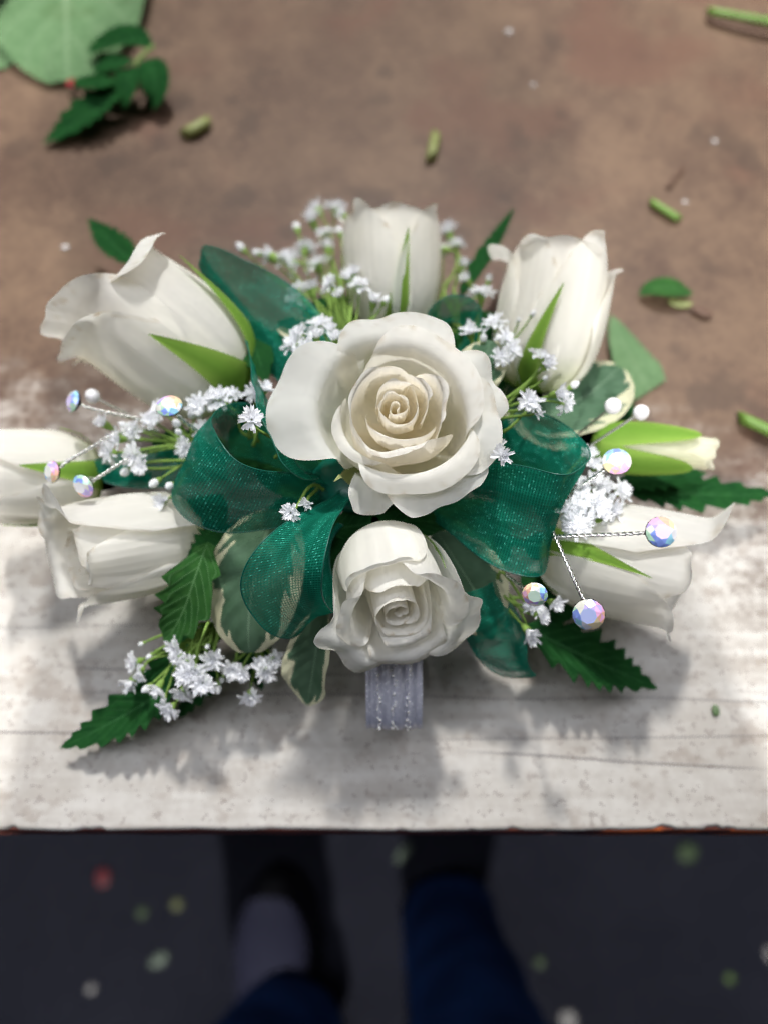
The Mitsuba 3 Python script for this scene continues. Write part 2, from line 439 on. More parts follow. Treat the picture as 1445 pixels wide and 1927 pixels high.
# the big open rose in the middle: its face looks at the lens; numbers in photograph pixels
c0 = at(745, 768, 0.068)
face = Frame(c0, unit(EYE - c0) + 0.30 * UPV, UPV, pxs(c0))
face.x, face.y = unit(RGT - face.z * (RGT @ face.z)), None
face.y = np.cross(face.z, face.x)
rose = thing('white_rose', 'large open white rose with cream heart at the middle of the corsage', 'rose')
D = dict
inner = [
    D(phi=70, half=150, R=8, zc=10, rb=3, zb=-60, W=9, rho=1.5, alpha=40, spiral=0.35, ruffle=1.8, drop=0.1),
    D(phi=200, half=120, R=13, zc=11, rb=4, zb=-70, W=15, rho=2, alpha=50, spiral=0.25, ruffle=2.0, drop=0.1),
    D(phi=330, half=110, R=20, zc=13, rb=4, zb=-80, W=23, rho=2.5, alpha=55, spiral=0.22, ruffle=2.4, drop=0.12),
    D(phi=100, half=100, R=26, zc=15, rb=5, zb=-80, W=32, rho=3, alpha=60, spiral=0.2, ruffle=2.8, drop=0.18),
    D(phi=225, half=95, R=32, zc=16, rb=5, zb=-90, W=39, rho=3, alpha=60, spiral=0.18, ruffle=3.0, drop=0.18),
    D(phi=345, half=85, R=40, zc=18, rb=6, zb=-90, W=48, rho=4, alpha=70, spiral=0.20, ruffle=3.2, drop=0.3, tip=0.03),
    D(phi=95, half=72, R=47, zc=21, rb=6, zb=-100, W=56, rho=6, alpha=85, spiral=-0.20, ruffle=3.4, drop=0.35, p=2.5, tip=0.05),
    D(phi=30, half=55, R=62, zc=22, rb=7, zb=-100, W=71, rho=8, alpha=90, spiral=0.16, ruffle=3.6, drop=0.35, p=2.6),
    D(phi=262, half=80, R=65, zc=18, rb=8, zb=-110, W=79, rho=6, alpha=80, spiral=0.18, ruffle=3.4, drop=0.3, tip=0.04),
    D(phi=8, half=56, R=88, zc=18, rb=8, zb=-120, W=99, rho=10, alpha=105, ruffle=4.0, drop=0.35, p=3),
    D(phi=160, half=86, R=83, zc=16, rb=9, zb=-130, W=102, rho=8, alpha=100, spiral=0.10, ruffle=3.8, drop=0.3, p=3),
    D(phi=268, half=74, R=86, zc=12, rb=9, zb=-140, W=122, rho=9, alpha=110, ext=4, ruffle=4.4, drop=0.32, rvar=[(-1, 0.9), (-0.4, 1.06), (0.15, 0.94), (0.6, 1.08), (1, 1.18)], tip=0.02),
]
add_petals(rose, face, inner, inner=np.array([0.905, 0.84, 0.68]), outer=np.array([0.935, 0.91, 0.845]), fade=0.95)
outer = [
    D(phi=215, half=60, R=106, zc=-22, rb=10, zb=-175, W=124, rho=9, alpha=115, ext=10, ruffle=3, drop=0.3),
    D(phi=290, half=70, R=124, zc=-24, rb=10, zb=-175, W=138, rho=15, alpha=120, ext=26, ruffle=4.5, drop=0.3, rvar=[(-1, 0.95), (-0.3, 1.0), (0.3, 1.08), (1, 1.2)]),
    D(phi=48, half=78, R=128, zc=-20, rb=12, zb=-180, W=132, rho=18, alpha=105, ext=28, ruffle=4.5, drop=0.28, rvar=[(-1, 1.12), (-0.3, 1.0), (0.3, 0.95), (1, 0.85)]),
    D(phi=172, half=50, R=150, zc=-44, rb=12, zb=-185, W=142, rho=22, alpha=108, ext=74, ruffle=4.5, drop=0.2, rvar=[(-1, 0.98), (0, 1.0), (1, 0.95)]),
    D(phi=88, half=54, R=150, zc=-46, rb=12, zb=-185, W=146, rho=20, alpha=100, ext=36, ruffle=6, drop=0.22, brown=0.5),
    D(phi=350, half=48, R=144, zc=-50, rb=12, zb=-188, W=150, rho=18, alpha=105, ext=42, ruffle=6, drop=0.22),
    D(phi=303, half=46, R=148, zc=-54, rb=12, zb=-190, W=150, rho=16, alpha=110, ext=42, ruffle=6, drop=0.22),
    D(phi=255, half=26, R=134, zc=-76, rb=12, zb=-195, W=136, rho=14, alpha=100, ext=48, ruffle=7, drop=0.3),
    D(phi=20, half=36, R=150, zc=-72, rb=12, zb=-195, W=150, rho=16, alpha=100, ext=52, ruffle=7, drop=0.3),
]
add_petals(rose, face, outer, inner=np.array([0.90, 0.87, 0.70]), outer=WHITE, fade=0.6, brown=0.4)
q_ = profile(150, -60, 12, -190, 150, 14, 70, 30)[0]
s_ = np.concatenate([[0], np.cumsum(np.linalg.norm(np.diff(q_, axis=0), axis=1))])
for ph_ in (228, 20, 110):
    m_, c_ = sepal(face, ph_, 250, 42, 150, 0, follow=(q_, s_), lift=6, c0=(0.24, 0.30, 0.10), c1=(0.40, 0.42, 0.20))
    put(rose, 'sepal', m_, 'sepal_green', True, color=c_)
put(rose, 'hip', hip(face, -188, r=34, length=60, stem=70), 'stem_green')


def side_rose(name, label, base, tip, specs, sepals=(), hipr=22, twist=0.0, colors=None, cat='rose', **common):
    b, t = at(*base), at(*tip)
    fr = Frame(b, t - b, EYE - (b + t) / 2, pxs((b + t) / 2))
    key = thing(name, label, cat)
    kw = dict(rb=8, zb=0, nu=40, nv=36, inner=LIME, outer=WHITE, fade=0.35)
    kw.update(common)
    add_petals(key, fr, specs, **kw)
    for sp in sepals:
        sp = dict(sp)
        R, zc, W = sp.pop('prof')
        q = profile(R, zc, 10, 0, W, sp.pop('rho', 10), sp.pop('roll', 60), sp.pop('ext', 30), sp.pop('cup', 0.55))[0]
        s = np.concatenate([[0], np.cumsum(np.linalg.norm(np.diff(q, axis=0), axis=1))])
        m, c = sepal(fr, follow=(q, s), W=R, zb=0, **sp)
        put(key, 'sepal', m, 'sepal_green', True, color=c)
    put(key, 'hip', hip(fr, 4, r=hipr, length=44, stem=60), 'stem_green')
    return key, fr


def heart(R, zc, n=6, zb=40, seed=0, lift=0):
    """the coiled inner petals of a half-open rose"""
    rs = np.random.default_rng(seed)
    out, k = [], 0
    for j in range(n):
        r = R * (0.16 + 0.84 * (j / (n - 1)) ** 1.1)
        out.append(D(phi=seed * 40 + j * 137, half=130 - 40 * j / n, R=r, zc=zc - lift * (n - 1 - j) / n + rs.uniform(-3, 3), rb=4, zb=zb, W=r * 1.15, rho=2 + 3 * j / n, alpha=45 + 40 * j / n, spiral=0.2 - 0.12 * j / n, ruffle=1.2, drop=0.14, seed=seed * 17 + j))
    return out


# rose below the middle one, tipped towards the front edge
specs = heart(44, 168, 7, 30, 2, 10)
for s_ in specs:
    s_.update(inner=np.array([0.86, 0.80, 0.62]), outer=np.array([0.91, 0.89, 0.82]))
specs += [
    D(phi=185, half=80, R=52, zc=172, W=66, rho=7, alpha=110, ext=6, spiral=0.08, ruffle=2.5),
    D(phi=350, half=75, R=58, zc=158, W=78, rho=6, alpha=70, ext=4, spiral=-0.06, ruffle=2.5, tip=0.05),
    D(phi=80, half=64, R=78, zc=162, W=88, rho=11, alpha=120, ext=12, ruffle=4, drop=0.35),
    D(phi=285, half=66, R=84, zc=166, W=96, rho=12, alpha=105, ext=18, ruffle=4, drop=0.3),
    D(phi=180, half=60, R=88, zc=160, W=98, rho=15, alpha=120, ext=24, ruffle=4, drop=0.3),
    D(phi=10, half=62, R=88, zc=138, W=104, rho=8, alpha=100, ext=6, ruffle=4, drop=0.28, brown=0.5),
    D(phi=120, half=50, R=98, zc=158, W=108, rho=15, alpha=115, ext=36, ruffle=7, drop=0.25),
    D(phi=232, half=48, R=104, zc=156, W=110, rho=14, alpha=110, ext=36, ruffle=6, drop=0.25),
]
for s_ in specs:
    s_['zc'] = s_['zc'] * 1.24
    s_['R'] = s_['R'] * 1.15
side_rose('white_rose', 'half open white rose tipped towards the front edge, over the silver wrist band', (716, 1018, 0.042), (766, 1210, 0.055), specs,
          [D(phi=275, L=170, w0=22, prof=(100, 150, 104), sway=-6, lift=4)], rb=14)

# rose at the top, seen from its side
specs = heart(54, 216, 6, 40, 1, 6) + [
    D(phi=0, half=90, R=70, zc=212, W=82, rho=14, alpha=30, ext=10, ruffle=6, spiral=0.05, tip=0.04, brown=0.8),
    D(phi=190, half=95, R=74, zc=216, W=84, rho=14, alpha=32, ext=12, ruffle=6, tip=0.03),
    D(phi=150, half=70, R=84, zc=214, W=92, rho=12, alpha=45, ext=8, ruffle=6, drop=0.4, p=2.4),
    D(phi=-46, half=68, R=86, zc=216, W=95, rho=14, alpha=36, ext=12, ruffle=7, tip=0.06, drop=0.42, p=2.6, lift=10, brown=0.8),
    D(phi=58, half=60, R=88, zc=210, W=96, rho=14, alpha=40, ext=12, ruffle=6, tip=0.07, drop=0.45, p=2.4, lift=10),
    D(phi=-120, half=56, R=88, zc=200, W=98, rho=14, alpha=60, ext=14, ruffle=5, drop=0.4, p=2.4, lift=8),
]
side_rose('white_rose', 'upright white rose bud with a pointed green sepal down its front, topmost in the corsage', (742, 632, 0.030), (736, 385, 0.050), specs,
          [D(phi=2, L=222, w0=30, prof=(88, 218, 95), sway=16, lift=3), D(phi=-82, L=190, w0=17, prof=(88, 218, 96), lift=4), D(phi=78, L=205, w0=17, prof=(88, 218, 97), lift=4)], hipr=26)

# rose at the upper right
specs = heart(56, 250, 6, 40, 3, 8) + [
    D(phi=0, half=95, R=80, zc=252, W=96, rho=14, alpha=35, ext=12, ruffle=6),
    D(phi=170, half=80, R=84, zc=262, W=100, rho=9, alpha=80, ext=10, ruffle=4),
    D(phi=-105, half=64, R=92, zc=232, W=100, rho=15, alpha=100, ext=30, ruffle=6, drop=0.3, p=3, lift=8),
    D(phi=-38, half=58, R=88, zc=250, W=106, rho=10, alpha=90, ext=12, ruffle=5, drop=0.5, p=2.2, lift=10),
    D(phi=44, half=74, R=86, zc=284, W=116, rho=8, alpha=80, ext=4, ruffle=4, tip=0.08, drop=0.55, p=2.0, lift=11),
    D(phi=108, half=56, R=102, zc=236, W=120, rho=12, alpha=90, ext=4, ruffle=5, drop=0.4, p=2.4, lift=8),
]
side_rose('white_rose', 'plump white rose at the upper right behind tiny white flowers', (1003, 738, 0.030), (1058, 460, 0.050), specs,
          [D(phi=-18, L=235, w0=26, prof=(100, 256, 114), sway=26, lift=4), D(phi=-78, L=120, w0=22, prof=(96, 250, 104), lift=4)], hipr=26)

# big rose at the upper left
specs = heart(70, 248, 6, 50, 4, 10) + [
    D(phi=-36, half=64, R=112, zc=296, W=124, rho=30, alpha=46, ext=40, ruffle=9, drop=0.26, p=3.2, brown=1.0),
    D(phi=-130, half=70, R=100, zc=244, W=108, rho=18, alpha=100, ext=30, ruffle=6, brown=0.8),
    D(phi=150, half=80, R=104, zc=262, W=114, rho=14, alpha=95, ext=14, ruffle=5),
    D(phi=-112, half=56, R=112, zc=246, W=126, rho=20, alpha=85, ext=18, ruffle=7, drop=0.36, p=2.6, brown=0.7, lift=6),
    D(phi=-60, half=66, R=124, zc=262, W=135, rho=24, alpha=62, ext=26, ruffle=8, drop=0.24, p=4.0, brown=1.0, lift=6),
    D(phi=46, half=68, R=110, zc=278, W=139, rho=16, alpha=135, ext=30, ruffle=5, drop=0.36, p=2.6, lift=12, rvar=[(-1, 0.92), (0, 1.0), (1, 1.12)]),
]
side_rose('white_rose', 'large white rose at the upper left with two long green sepals', (452, 742, 0.028), (182, 532, 0.052), specs,
          [D(phi=14, L=258, w0=58, prof=(112, 262, 140), sway=-20, lift=6, curl=10), D(phi=58, L=300, w0=44, prof=(112, 262, 140), lift=8, curl=14, sway=12), D(phi=-60, L=90, w0=24, prof=(104, 290, 120), lift=3)], hipr=30)

# bud cut by the left edge of the picture
specs = heart(50, 190, 5, 40, 5, 6) + [
    D(phi=0, half=90, R=73, zc=205, W=91, rho=6, alpha=70, ext=4, ruffle=3),
    D(phi=180, half=90, R=81, zc=205, W=98, rho=6, alpha=70, ext=4, ruffle=3),
    D(phi=-70, half=66, R=84, zc=205, W=101, rho=9, alpha=90, ext=12, ruffle=4, drop=0.5, p=2.2, lift=10),
    D(phi=62, half=64, R=81, zc=215, W=104, rho=8, alpha=85, ext=8, ruffle=4, drop=0.5, p=2.2, lift=10),
]
side_rose('white_rose', 'small white rose cut off by the left edge of the picture', (192, 898, 0.024), (-40, 896, 0.034), specs,
          [D(phi=4, L=185, w0=34, prof=(83, 205, 103), lift=5, sway=8), D(phi=80, L=120, w0=28, prof=(83, 205, 103), lift=5), D(phi=-64, L=215, w0=26, prof=(83, 205, 103), lift=5, sway=-8)], hipr=26)

# rose at the lower left, lying on its side
specs = heart(58, 236, 6, 40, 6, 14) + [
    D(phi=10, half=70, R=66, zc=242, W=89, rho=8, alpha=85, ext=8, ruffle=4, drop=0.4, p=2.2, lift=10),
    D(phi=180, half=90, R=84, zc=246, W=101, rho=12, alpha=90, ext=20, ruffle=4),
    D(phi=128, half=56, R=90, zc=247, W=110, rho=14, alpha=85, ext=40, ruffle=5, tip=0.04, drop=0.45, p=2.2, lift=10),
    D(phi=-20, half=48, R=80, zc=235, W=103, rho=9, alpha=95, ext=16, ruffle=4, drop=0.5, p=2.4, lift=14),
    D(phi=68, half=58, R=92, zc=252, W=114, rho=14, alpha=80, ext=44, ruffle=5, tip=0.05, drop=0.42, p=2.4, lift=14),
    D(phi=-84, half=56, R=90, zc=237, W=114, rho=14, alpha=80, ext=18, ruffle=5, tip=0.06, drop=0.45, p=2.4, lift=16),
]
side_rose('white_rose', 'white rose lying on its side at the lower left above the white table', (374, 1004, 0.024), (110, 1052, 0.040), specs, [], hipr=24)

# rose at the right, flared towards the table
specs = heart(58, 214, 5, 40, 7, 14) + [
    D(phi=180, half=90, R=90, zc=240, W=100, rho=12, alpha=90, ext=22, ruffle=4),
    D(phi=120, half=50, R=94, zc=226, W=102, rho=16, alpha=80, ext=8, ruffle=4, tip=0.03, drop=0.3, p=3.0),
    D(phi=-78, half=66, R=108, zc=278, W=122, rho=26, alpha=52, ext=34, ruffle=4, tip=0.03, drop=0.30, p=3.0),
    D(phi=62, half=60, R=100, zc=236, W=118, rho=20, alpha=80, ext=14, ruffle=4, tip=0.03, drop=0.28, p=3.2, brown=0.3),
    D(phi=-4, half=56, R=94, zc=262, W=116, rho=10, alpha=80, ext=14, ruffle=4, drop=0.5, p=2.2, brown=0.5, lift=12),
]
side_rose('white_rose', 'white rose at the right with flared pointed petals under the crystal wires', (1020, 1030, 0.024), (1270, 1080, 0.033), specs,
          [D(phi=-14, L=262, w0=40, prof=(96, 250, 112), sway=22, lift=5, power=1.25), D(phi=58, L=100, w0=24, prof=(96, 240, 112), lift=4)], hipr=28, inner=np.array([0.86, 0.84, 0.68]))

# closed green bud at the right
specs = heart(16, 212, 4, 60, 8, 8) + [
    D(phi=-30, half=105, R=24, zc=222, W=46, rho=4, alpha=50, ext=2, ruffle=2),
    D(phi=120, half=110, R=28, zc=216, W=48, rho=4, alpha=50, ext=2, ruffle=2),
    D(phi=60, half=70, R=30, zc=205, W=50, rho=4, alpha=60, ext=2, ruffle=2),
]
for s_ in specs:
    s_.update(inner=np.array([0.70, 0.76, 0.40]), outer=np.array([0.88, 0.87, 0.70]))
side_rose('rose_bud', 'closed cream bud wrapped in bright green sepals at the right', (1112, 838, 0.026), (1352, 852, 0.036), specs,
          [D(phi=-46, L=215, w0=46, prof=(36, 205, 58), cup=0.5, lift=3, power=0.55), D(phi=44, L=205, w0=48, prof=(36, 205, 58), cup=0.5, lift=4, power=0.5),
           D(phi=130, L=190, w0=40, prof=(36, 205, 58), lift=3, power=0.6), D(phi=-125, L=190, w0=40, prof=(36, 205, 58), lift=3, power=0.6)], hipr=30, cat='rose bud')


# ------------------------------------------------------------------ ribbon bow
bow = thing('ribbon_bow', 'dark green sheer organza ribbon bow with glittering loops round the middle rose', 'ribbon')


def strip(A, B, n=90, m=22, bulge=0.0, name='loop'):
    a, b = curve([at(*p) for p in A], n), curve([at(*p) for p in B], n)
    u = np.linspace(0, 1, m)
    P = a[None] * (1 - u)[:, None, None] + b[None] * u[:, None, None]
    mid = (a + b) / 2
    tan = np.gradient(mid, axis=0)
    nrm = np.cross(tan, b - a)
    nrm /= np.linalg.norm(nrm, axis=1, keepdims=True) + 1e-12
    wav = meshkit.fbm(np.stack(np.broadcast_arrays(u[:, None] * 1.6, np.linspace(0, 5, n)[None], np.full((1, 1), len(A) * 1.7)), -1), 3, len(scene)) - 0.5
    P = P + nrm[None] * ((bulge * (1 - (2 * u - 1) ** 2))[:, None] + 0.0036 * wav * np.sin(np.pi * np.linspace(0, 1, n))[None])[..., None]
    s = np.concatenate([[0], np.cumsum(np.linalg.norm(np.diff(mid, axis=0), axis=1))])
    w = np.linalg.norm(b - a, axis=1).max()
    v, f, _ = grid(P)
    uv = np.stack([np.repeat(u * w, n), np.tile(s, m)], 1)
    key = put(bow, name, tri(v, f), 'ribbon_organza', True, uv=uv)
    for e in (P[0], P[-1]):
        put(key, 'hem', tube(e, 0.00015, 6), 'ribbon_hem')


# left loop
strip([(600, 895, .044), (560, 890, .052), (500, 884, .058), (450, 868, .061), (415, 832, .062), (398, 795, .060), (412, 766, .056), (448, 757, .053), (490, 772, .050), (540, 820, .047), (600, 870, .042)],
      [(606, 955, .036), (565, 985, .040), (500, 995, .043), (415, 1000, .045), (348, 972, .045), (326, 932, .042), (340, 892, .037), (390, 868, .032), (450, 872, .030), (520, 900, .032), (600, 930, .034)], bulge=0.001)
# lower loop
strip([(640, 922, .046), (560, 973, .056), (478, 1042, .060), (454, 1094, .056), (470, 1150, .050), (518, 1194, .043), (566, 1190, .036), (600, 1120, .033), (640, 980, .036)],
      [(676, 912, .046), (634, 972, .058), (613, 1035, .063), (605, 1090, .060), (611, 1135, .053), (632, 1158, .046), (640, 1140, .040), (630, 1098, .038), (660, 980, .037)], bulge=-0.001)
# right loop
strip([(800, 905, .044), (900, 874, .052), (1000, 880, .058), (1062, 892, .060), (1094, 874, .057), (1106, 852, .053), (1083, 818, .050), (1025, 782, .048), (935, 797, .044), (810, 880, .040)],
      [(795, 968, .036), (882, 1034, .041), (958, 1078, .044), (1016, 1087, .044), (1036, 1058, .039), (1034, 1010, .034), (1008, 958, .032), (950, 930, .032), (880, 920, .032), (800, 930, .034)], bulge=0.0012)
# upper left loop
strip([(640, 690, .044), (575, 560, .050), (500, 508, .053), (440, 480, .054), (400, 464, .053), (381, 466, .050), (392, 500, .045), (440, 560, .038), (520, 640, .036), (640, 720, .036)],
      [(600, 760, .034), (530, 722, .036), (478, 660, .038), (430, 600, .038), (396, 548, .037), (382, 520, .035), (400, 530, .030), (450, 590, .027), (540, 680, .027), (620, 760, .030)], bulge=0.001)
# small loop at the upper right
strip([(770, 660, .042), (797, 598, .048), (833, 563, .051), (872, 557, .051), (898, 585, .048), (902, 625, .043), (870, 700, .036)],
      [(800, 680, .034), (818, 628, .038), (842, 602, .040), (864, 606, .040), (872, 630, .038), (866, 650, .036), (850, 710, .032)])
# loop at the lower right by the table
strip([(850, 1120, .034), (872, 1188, .028), (905, 1245, .022), (950, 1274, .018), (990, 1268, .016)],
      [(930, 1090, .032), (960, 1130, .029), (980, 1170, .026), (990, 1215, .022), (992, 1256, .017)], bulge=0.003)
strip([(845, 1140, .026), (880, 1205, .020), (920, 1250, .014), (960, 1262, .012), (986, 1262, .013)],
      [(920, 1110, .024), (948, 1150, .020), (966, 1190, .016), (978, 1225, .013), (988, 1258, .014)], bulge=-0.002)
# tail at the left
strip([(420, 830, .036), (330, 838, .034), (240, 850, .033), (172, 868, .033)], [(430, 900, .030), (340, 912, .028), (260, 918, .028), (196, 906, .029)], name='tail')
# thin loop edge across the left of the middle rose
strip([(462, 640, .056), (478, 720, .060), (500, 800, .062), (530, 862, .060), (600, 900, .050)], [(466, 642, .051), (490, 722, .053), (524, 800, .052), (560, 872, .050), (620, 915, .044)], name='tail')
# knot
put(bow, 'knot', tri(*grid(np.stack([np.stack([at(680 + 95 * math.cos(t) * math.sin(q), 905 + 62 * math.sin(t) * math.sin(q), 0.040 + 0.007 * math.cos(q)) for q in np.linspace(0, math.pi, 16)]) for t in np.linspace(0, 2 * math.pi, 24, endpoint=False)]), closed=True)[:2]), 'ribbon_hem')


# ------------------------------------------------------------------ leaves
def leaf_mesh(mid, width, shape='oval', teeth=0, depth=0.25, fold=0.25, roll=0.0, tilt=0.0, n=None, m=19, up=(0, 0, 1), wave=0.0, skew=0.12, seed=0, one_side=None):
    n = n or (max(60, teeth * 9) if teeth else 48)
    c = curve([at(*p) for p in mid], n)
    k = pxs(c[n // 2])
    tan = np.gradient(c, axis=0)
    tan /= np.linalg.norm(tan, axis=1, keepdims=True)
    up = unit(np.array(up, float))
    lat = np.cross(tan, up)
    lat /= np.linalg.norm(lat, axis=1, keepdims=True)
    nrm = np.cross(lat, tan)
    a = math.radians(tilt)
    lat, nrm = lat * math.cos(a) + nrm * math.sin(a), nrm * math.cos(a) - lat * math.sin(a)
    t = np.linspace(0, 1, n)
    if shape == 'oval':
        w = np.sin(np.pi * t ** 0.85) ** 0.75
    elif shape == 'lance':
        w = np.sin(np.pi * t ** 0.62) ** 0.9
    elif shape == 'round':
        w = np.sin(np.pi * np.clip(t * 0.97 + 0.015, 0, 1)) ** 0.5
    elif shape == 'spoon':
        w = np.sin(np.pi * t ** 1.35) ** 0.7
    elif shape == 'cut':
        w = np.clip(t / 0.8, 0, 1) ** 0.8 * (1 - 0.15 * np.clip((t - 0.8) / 0.2, 0, 1))
    s = np.linspace(-1, 1, m)
    P = np.zeros((m, n, 3))
    rs = np.random.default_rng(seed)
    ph = rs.uniform(0, 1, 2)
    for i, x in enumerate(s):
        saw = 1.0
        if teeth:
            tw = t + 0.035 * np.sin(9 * t + 3.1 * seed + (x > 0) * 1.7)
            u = (tw * teeth + ph[int(x > 0)]) % 1.0
            jit = 0.7 + 0.6 * meshkit.noise(np.stack([np.floor(tw * teeth + ph[int(x > 0)]) * 1.37, 0 * t + (x > 0) * 5.0, 0 * t + seed], 1), 4)
            saw = 1 - depth * jit * abs(x) ** 2 * (1 - np.clip(u / 0.8, 0, 1) * (u < 0.8) - (u >= 0.8) * (1 - (u - 0.8) / 0.2))
        ww = width * 0.5 * k * w * saw
        P[i] = c + lat * (x * ww)[:, None] + tan * (skew * width * k * abs(x) ** 1.5 * w)[:, None]
        h = fold * abs(x) - roll * x * x + 0.05 * np.cos((t - 0.25 * abs(x)) * 2 * np.pi * 8) * abs(x) * (1 - 0.5 * abs(x)) + 0.30 * (meshkit.fbm(np.stack([t * 3, 0 * t + x * 1.2, 0 * t + seed * 1.7], 1), 2, seed) - 0.5)
        if wave:
            h = h + wave * abs(x) * np.sin(t * 14 + 2 * x + seed)
        P[i] += nrm * (h * ww)[:, None]
    return tri(*grid(P)[:2]), grid(P)[2]


def leaf(label, mid, width, mat_key, name='leaf', group=None, cat='leaf', parent=None, petiole=None, **kw):
    key = parent or thing(name, label, cat, group)
    m, uv = leaf_mesh(mid, width, **kw)
    b = put(key, 'blade', m, mat_key, True, uv=uv)
    if petiole:
        put(b if parent else key, 'stalk', tube(curve([at(*p) for p in petiole], 12), 0.00035, 6), 'stem_green')
    return key


S = dict(shape='lance', teeth=9, depth=0.42, fold=0.22, skew=0.20)
leaf('long serrated dark green leaf reaching out at the lower left over the table', [(345, 1272, .018), (280, 1318, .014), (200, 1365, .010), (112, 1409, .006)], 105, 'leaf_dark', name='serrated_leaf', seed=1, petiole=[(420, 1190, .024), (345, 1272, .018)], **{**S, 'teeth': 8, 'depth': 0.36})
leaf('serrated dark green leaf reaching out at the lower right over the table', [(985, 1178, .020), (1060, 1215, .017), (1150, 1258, .012), (1238, 1296, .008)], 128, 'leaf_dark', name='serrated_leaf', seed=2, petiole=[(900, 1110, .026), (985, 1178, .020)], **S)
leaf('blurred dark green leaf below the green bud at the right edge', [(1165, 920, .016), (1260, 925, .014), (1360, 932, .012), (1470, 925, .010)], 92, 'leaf_dark', name='serrated_leaf', seed=3, **{**S, 'teeth': 8})
leaf('second dark leaf tucked between the green bud and the right rose', [(1160, 905, .016), (1240, 900, .018), (1330, 890, .016)], 70, 'leaf_dark', name='serrated_leaf', seed=13, **{**S, 'teeth': 7})
leaf('narrow dark green leaf pointing up beside the topmost rose', [(868, 560, .026), (905, 495, .026), (938, 440, .024), (966, 390, .020)], 62, 'leaf_dark', name='serrated_leaf', seed=4, **{**S, 'depth': 0.25, 'tilt': 40})
leaf('dark green leaf tip peeping out behind the upper left rose', [(262, 500, .016), (225, 468, .016), (195, 440, .015), (166, 410, .014)], 66, 'leaf_dark', name='serrated_leaf', seed=5, **{**S, 'depth': 0.3})
leaf('lighter green lobed leaf beside the lower left rose', [(392, 1020, .036), (372, 1075, .038), (348, 1140, .034), (308, 1205, .026)], 122, 'leaf_bright', name='serrated_leaf', seed=6, **{**S, 'teeth': 5, 'depth': 0.4, 'shape': 'oval'})
leaf('small dark leaf just above the lighter lobed leaf', [(440, 1000, .030), (400, 1030, .033), (350, 1046, .032)], 96, 'leaf_dark', name='serrated_leaf', seed=7, **{**S, 'teeth': 5})
leaf('dark leaf behind the small flowers at the lower left', [(420, 1200, .018), (350, 1240, .014), (290, 1290, .012), (232, 1300, .010)], 120, 'leaf_dark', name='serrated_leaf', seed=8, **{**S, 'teeth': 7})
leaf('dark leaf under the small flowers left of the wrist band', [(450, 1180, .018), (480, 1240, .014), (492, 1300, .010)], 80, 'leaf_dark', name='serrated_leaf', seed=9, **{**S, 'teeth': 6})
leaf('dark leaf below the small flowers at the lower left', [(400, 1200, .014), (370, 1290, .010), (335, 1352, .006)], 84, 'leaf_dark', name='serrated_leaf', seed=10, **{**S, 'teeth': 6})
leaf('dark leaf showing between the upper left rose and the ribbon', [(450, 610, .036), (478, 650, .040), (502, 725, .040)], 84, 'leaf_dark', name='serrated_leaf', seed=11, **{**S, 'teeth': 5, 'depth': 0.2})
leaf('dark leaf behind the small flowers left of the big ribbon loop', [(400, 850, .030), (340, 840, .026), (285, 830, .022)], 100, 'leaf_dark', name='serrated_leaf', seed=12, **{**S, 'teeth': 6})
leaf('dark leaf behind the pearls at the right', [(1060, 830, .022), (1120, 800, .022), (1190, 752, .020)], 74, 'leaf_dark', name='serrated_leaf', seed=14, shape='oval', fold=0.2)

V = dict(fold=0.12, roll=0.18, skew=0.05, m=25)
leaf('grey green leaf with a jagged cream margin under the lower ribbon loop', [(520, 960, .030), (490, 1040, .036), (472, 1130, .034), (470, 1228, .026)], 182, 'leaf_variegated', name='variegated_leaf', shape='round', seed=1, **V)
leaf('twisted grey green leaf with cream edge left of the wrist band', [(620, 1120, .030), (600, 1190, .030), (590, 1250, .024), (578, 1328, .016)], 108, 'leaf_variegated', name='variegated_leaf', shape='spoon', seed=2, fold=0.45, skew=0.05, tilt=-25, wave=0.12)
leaf('grey green leaf with cream edge to the right of the lower rose', [(820, 1000, .030), (868, 1070, .034), (905, 1140, .032), (925, 1206, .026)], 152, 'leaf_variegated', name='variegated_leaf', shape='oval', seed=3, **V)
leaf('cream edged leaf peeping out right of the middle rose', [(850, 760, .044), (885, 715, .048), (912, 672, .050), (920, 640, .049)], 96, 'leaf_variegated', name='variegated_leaf', shape='round', seed=4, **V)
leaf('small cream edged leaf behind the flowers at the upper left of the middle rose', [(620, 660, .040), (580, 630, .044), (548, 612, .045), (525, 605, .044)], 62, 'leaf_variegated', name='variegated_leaf', shape='round', seed=5, **V)
leaf('pale grey green leaf below the upper right rose', [(1000, 800, .030), (1060, 770, .032), (1120, 730, .030), (1165, 690, .026)], 150, 'leaf_variegated', name='variegated_leaf', shape='round', seed=6, **V)
leaf('grey green leaf behind the right ribbon loop', [(960, 720, .030), (1000, 770, .030), (1060, 810, .028), (1110, 815, .026)], 110, 'leaf_variegated', name='variegated_leaf', shape='oval', seed=7, **V)

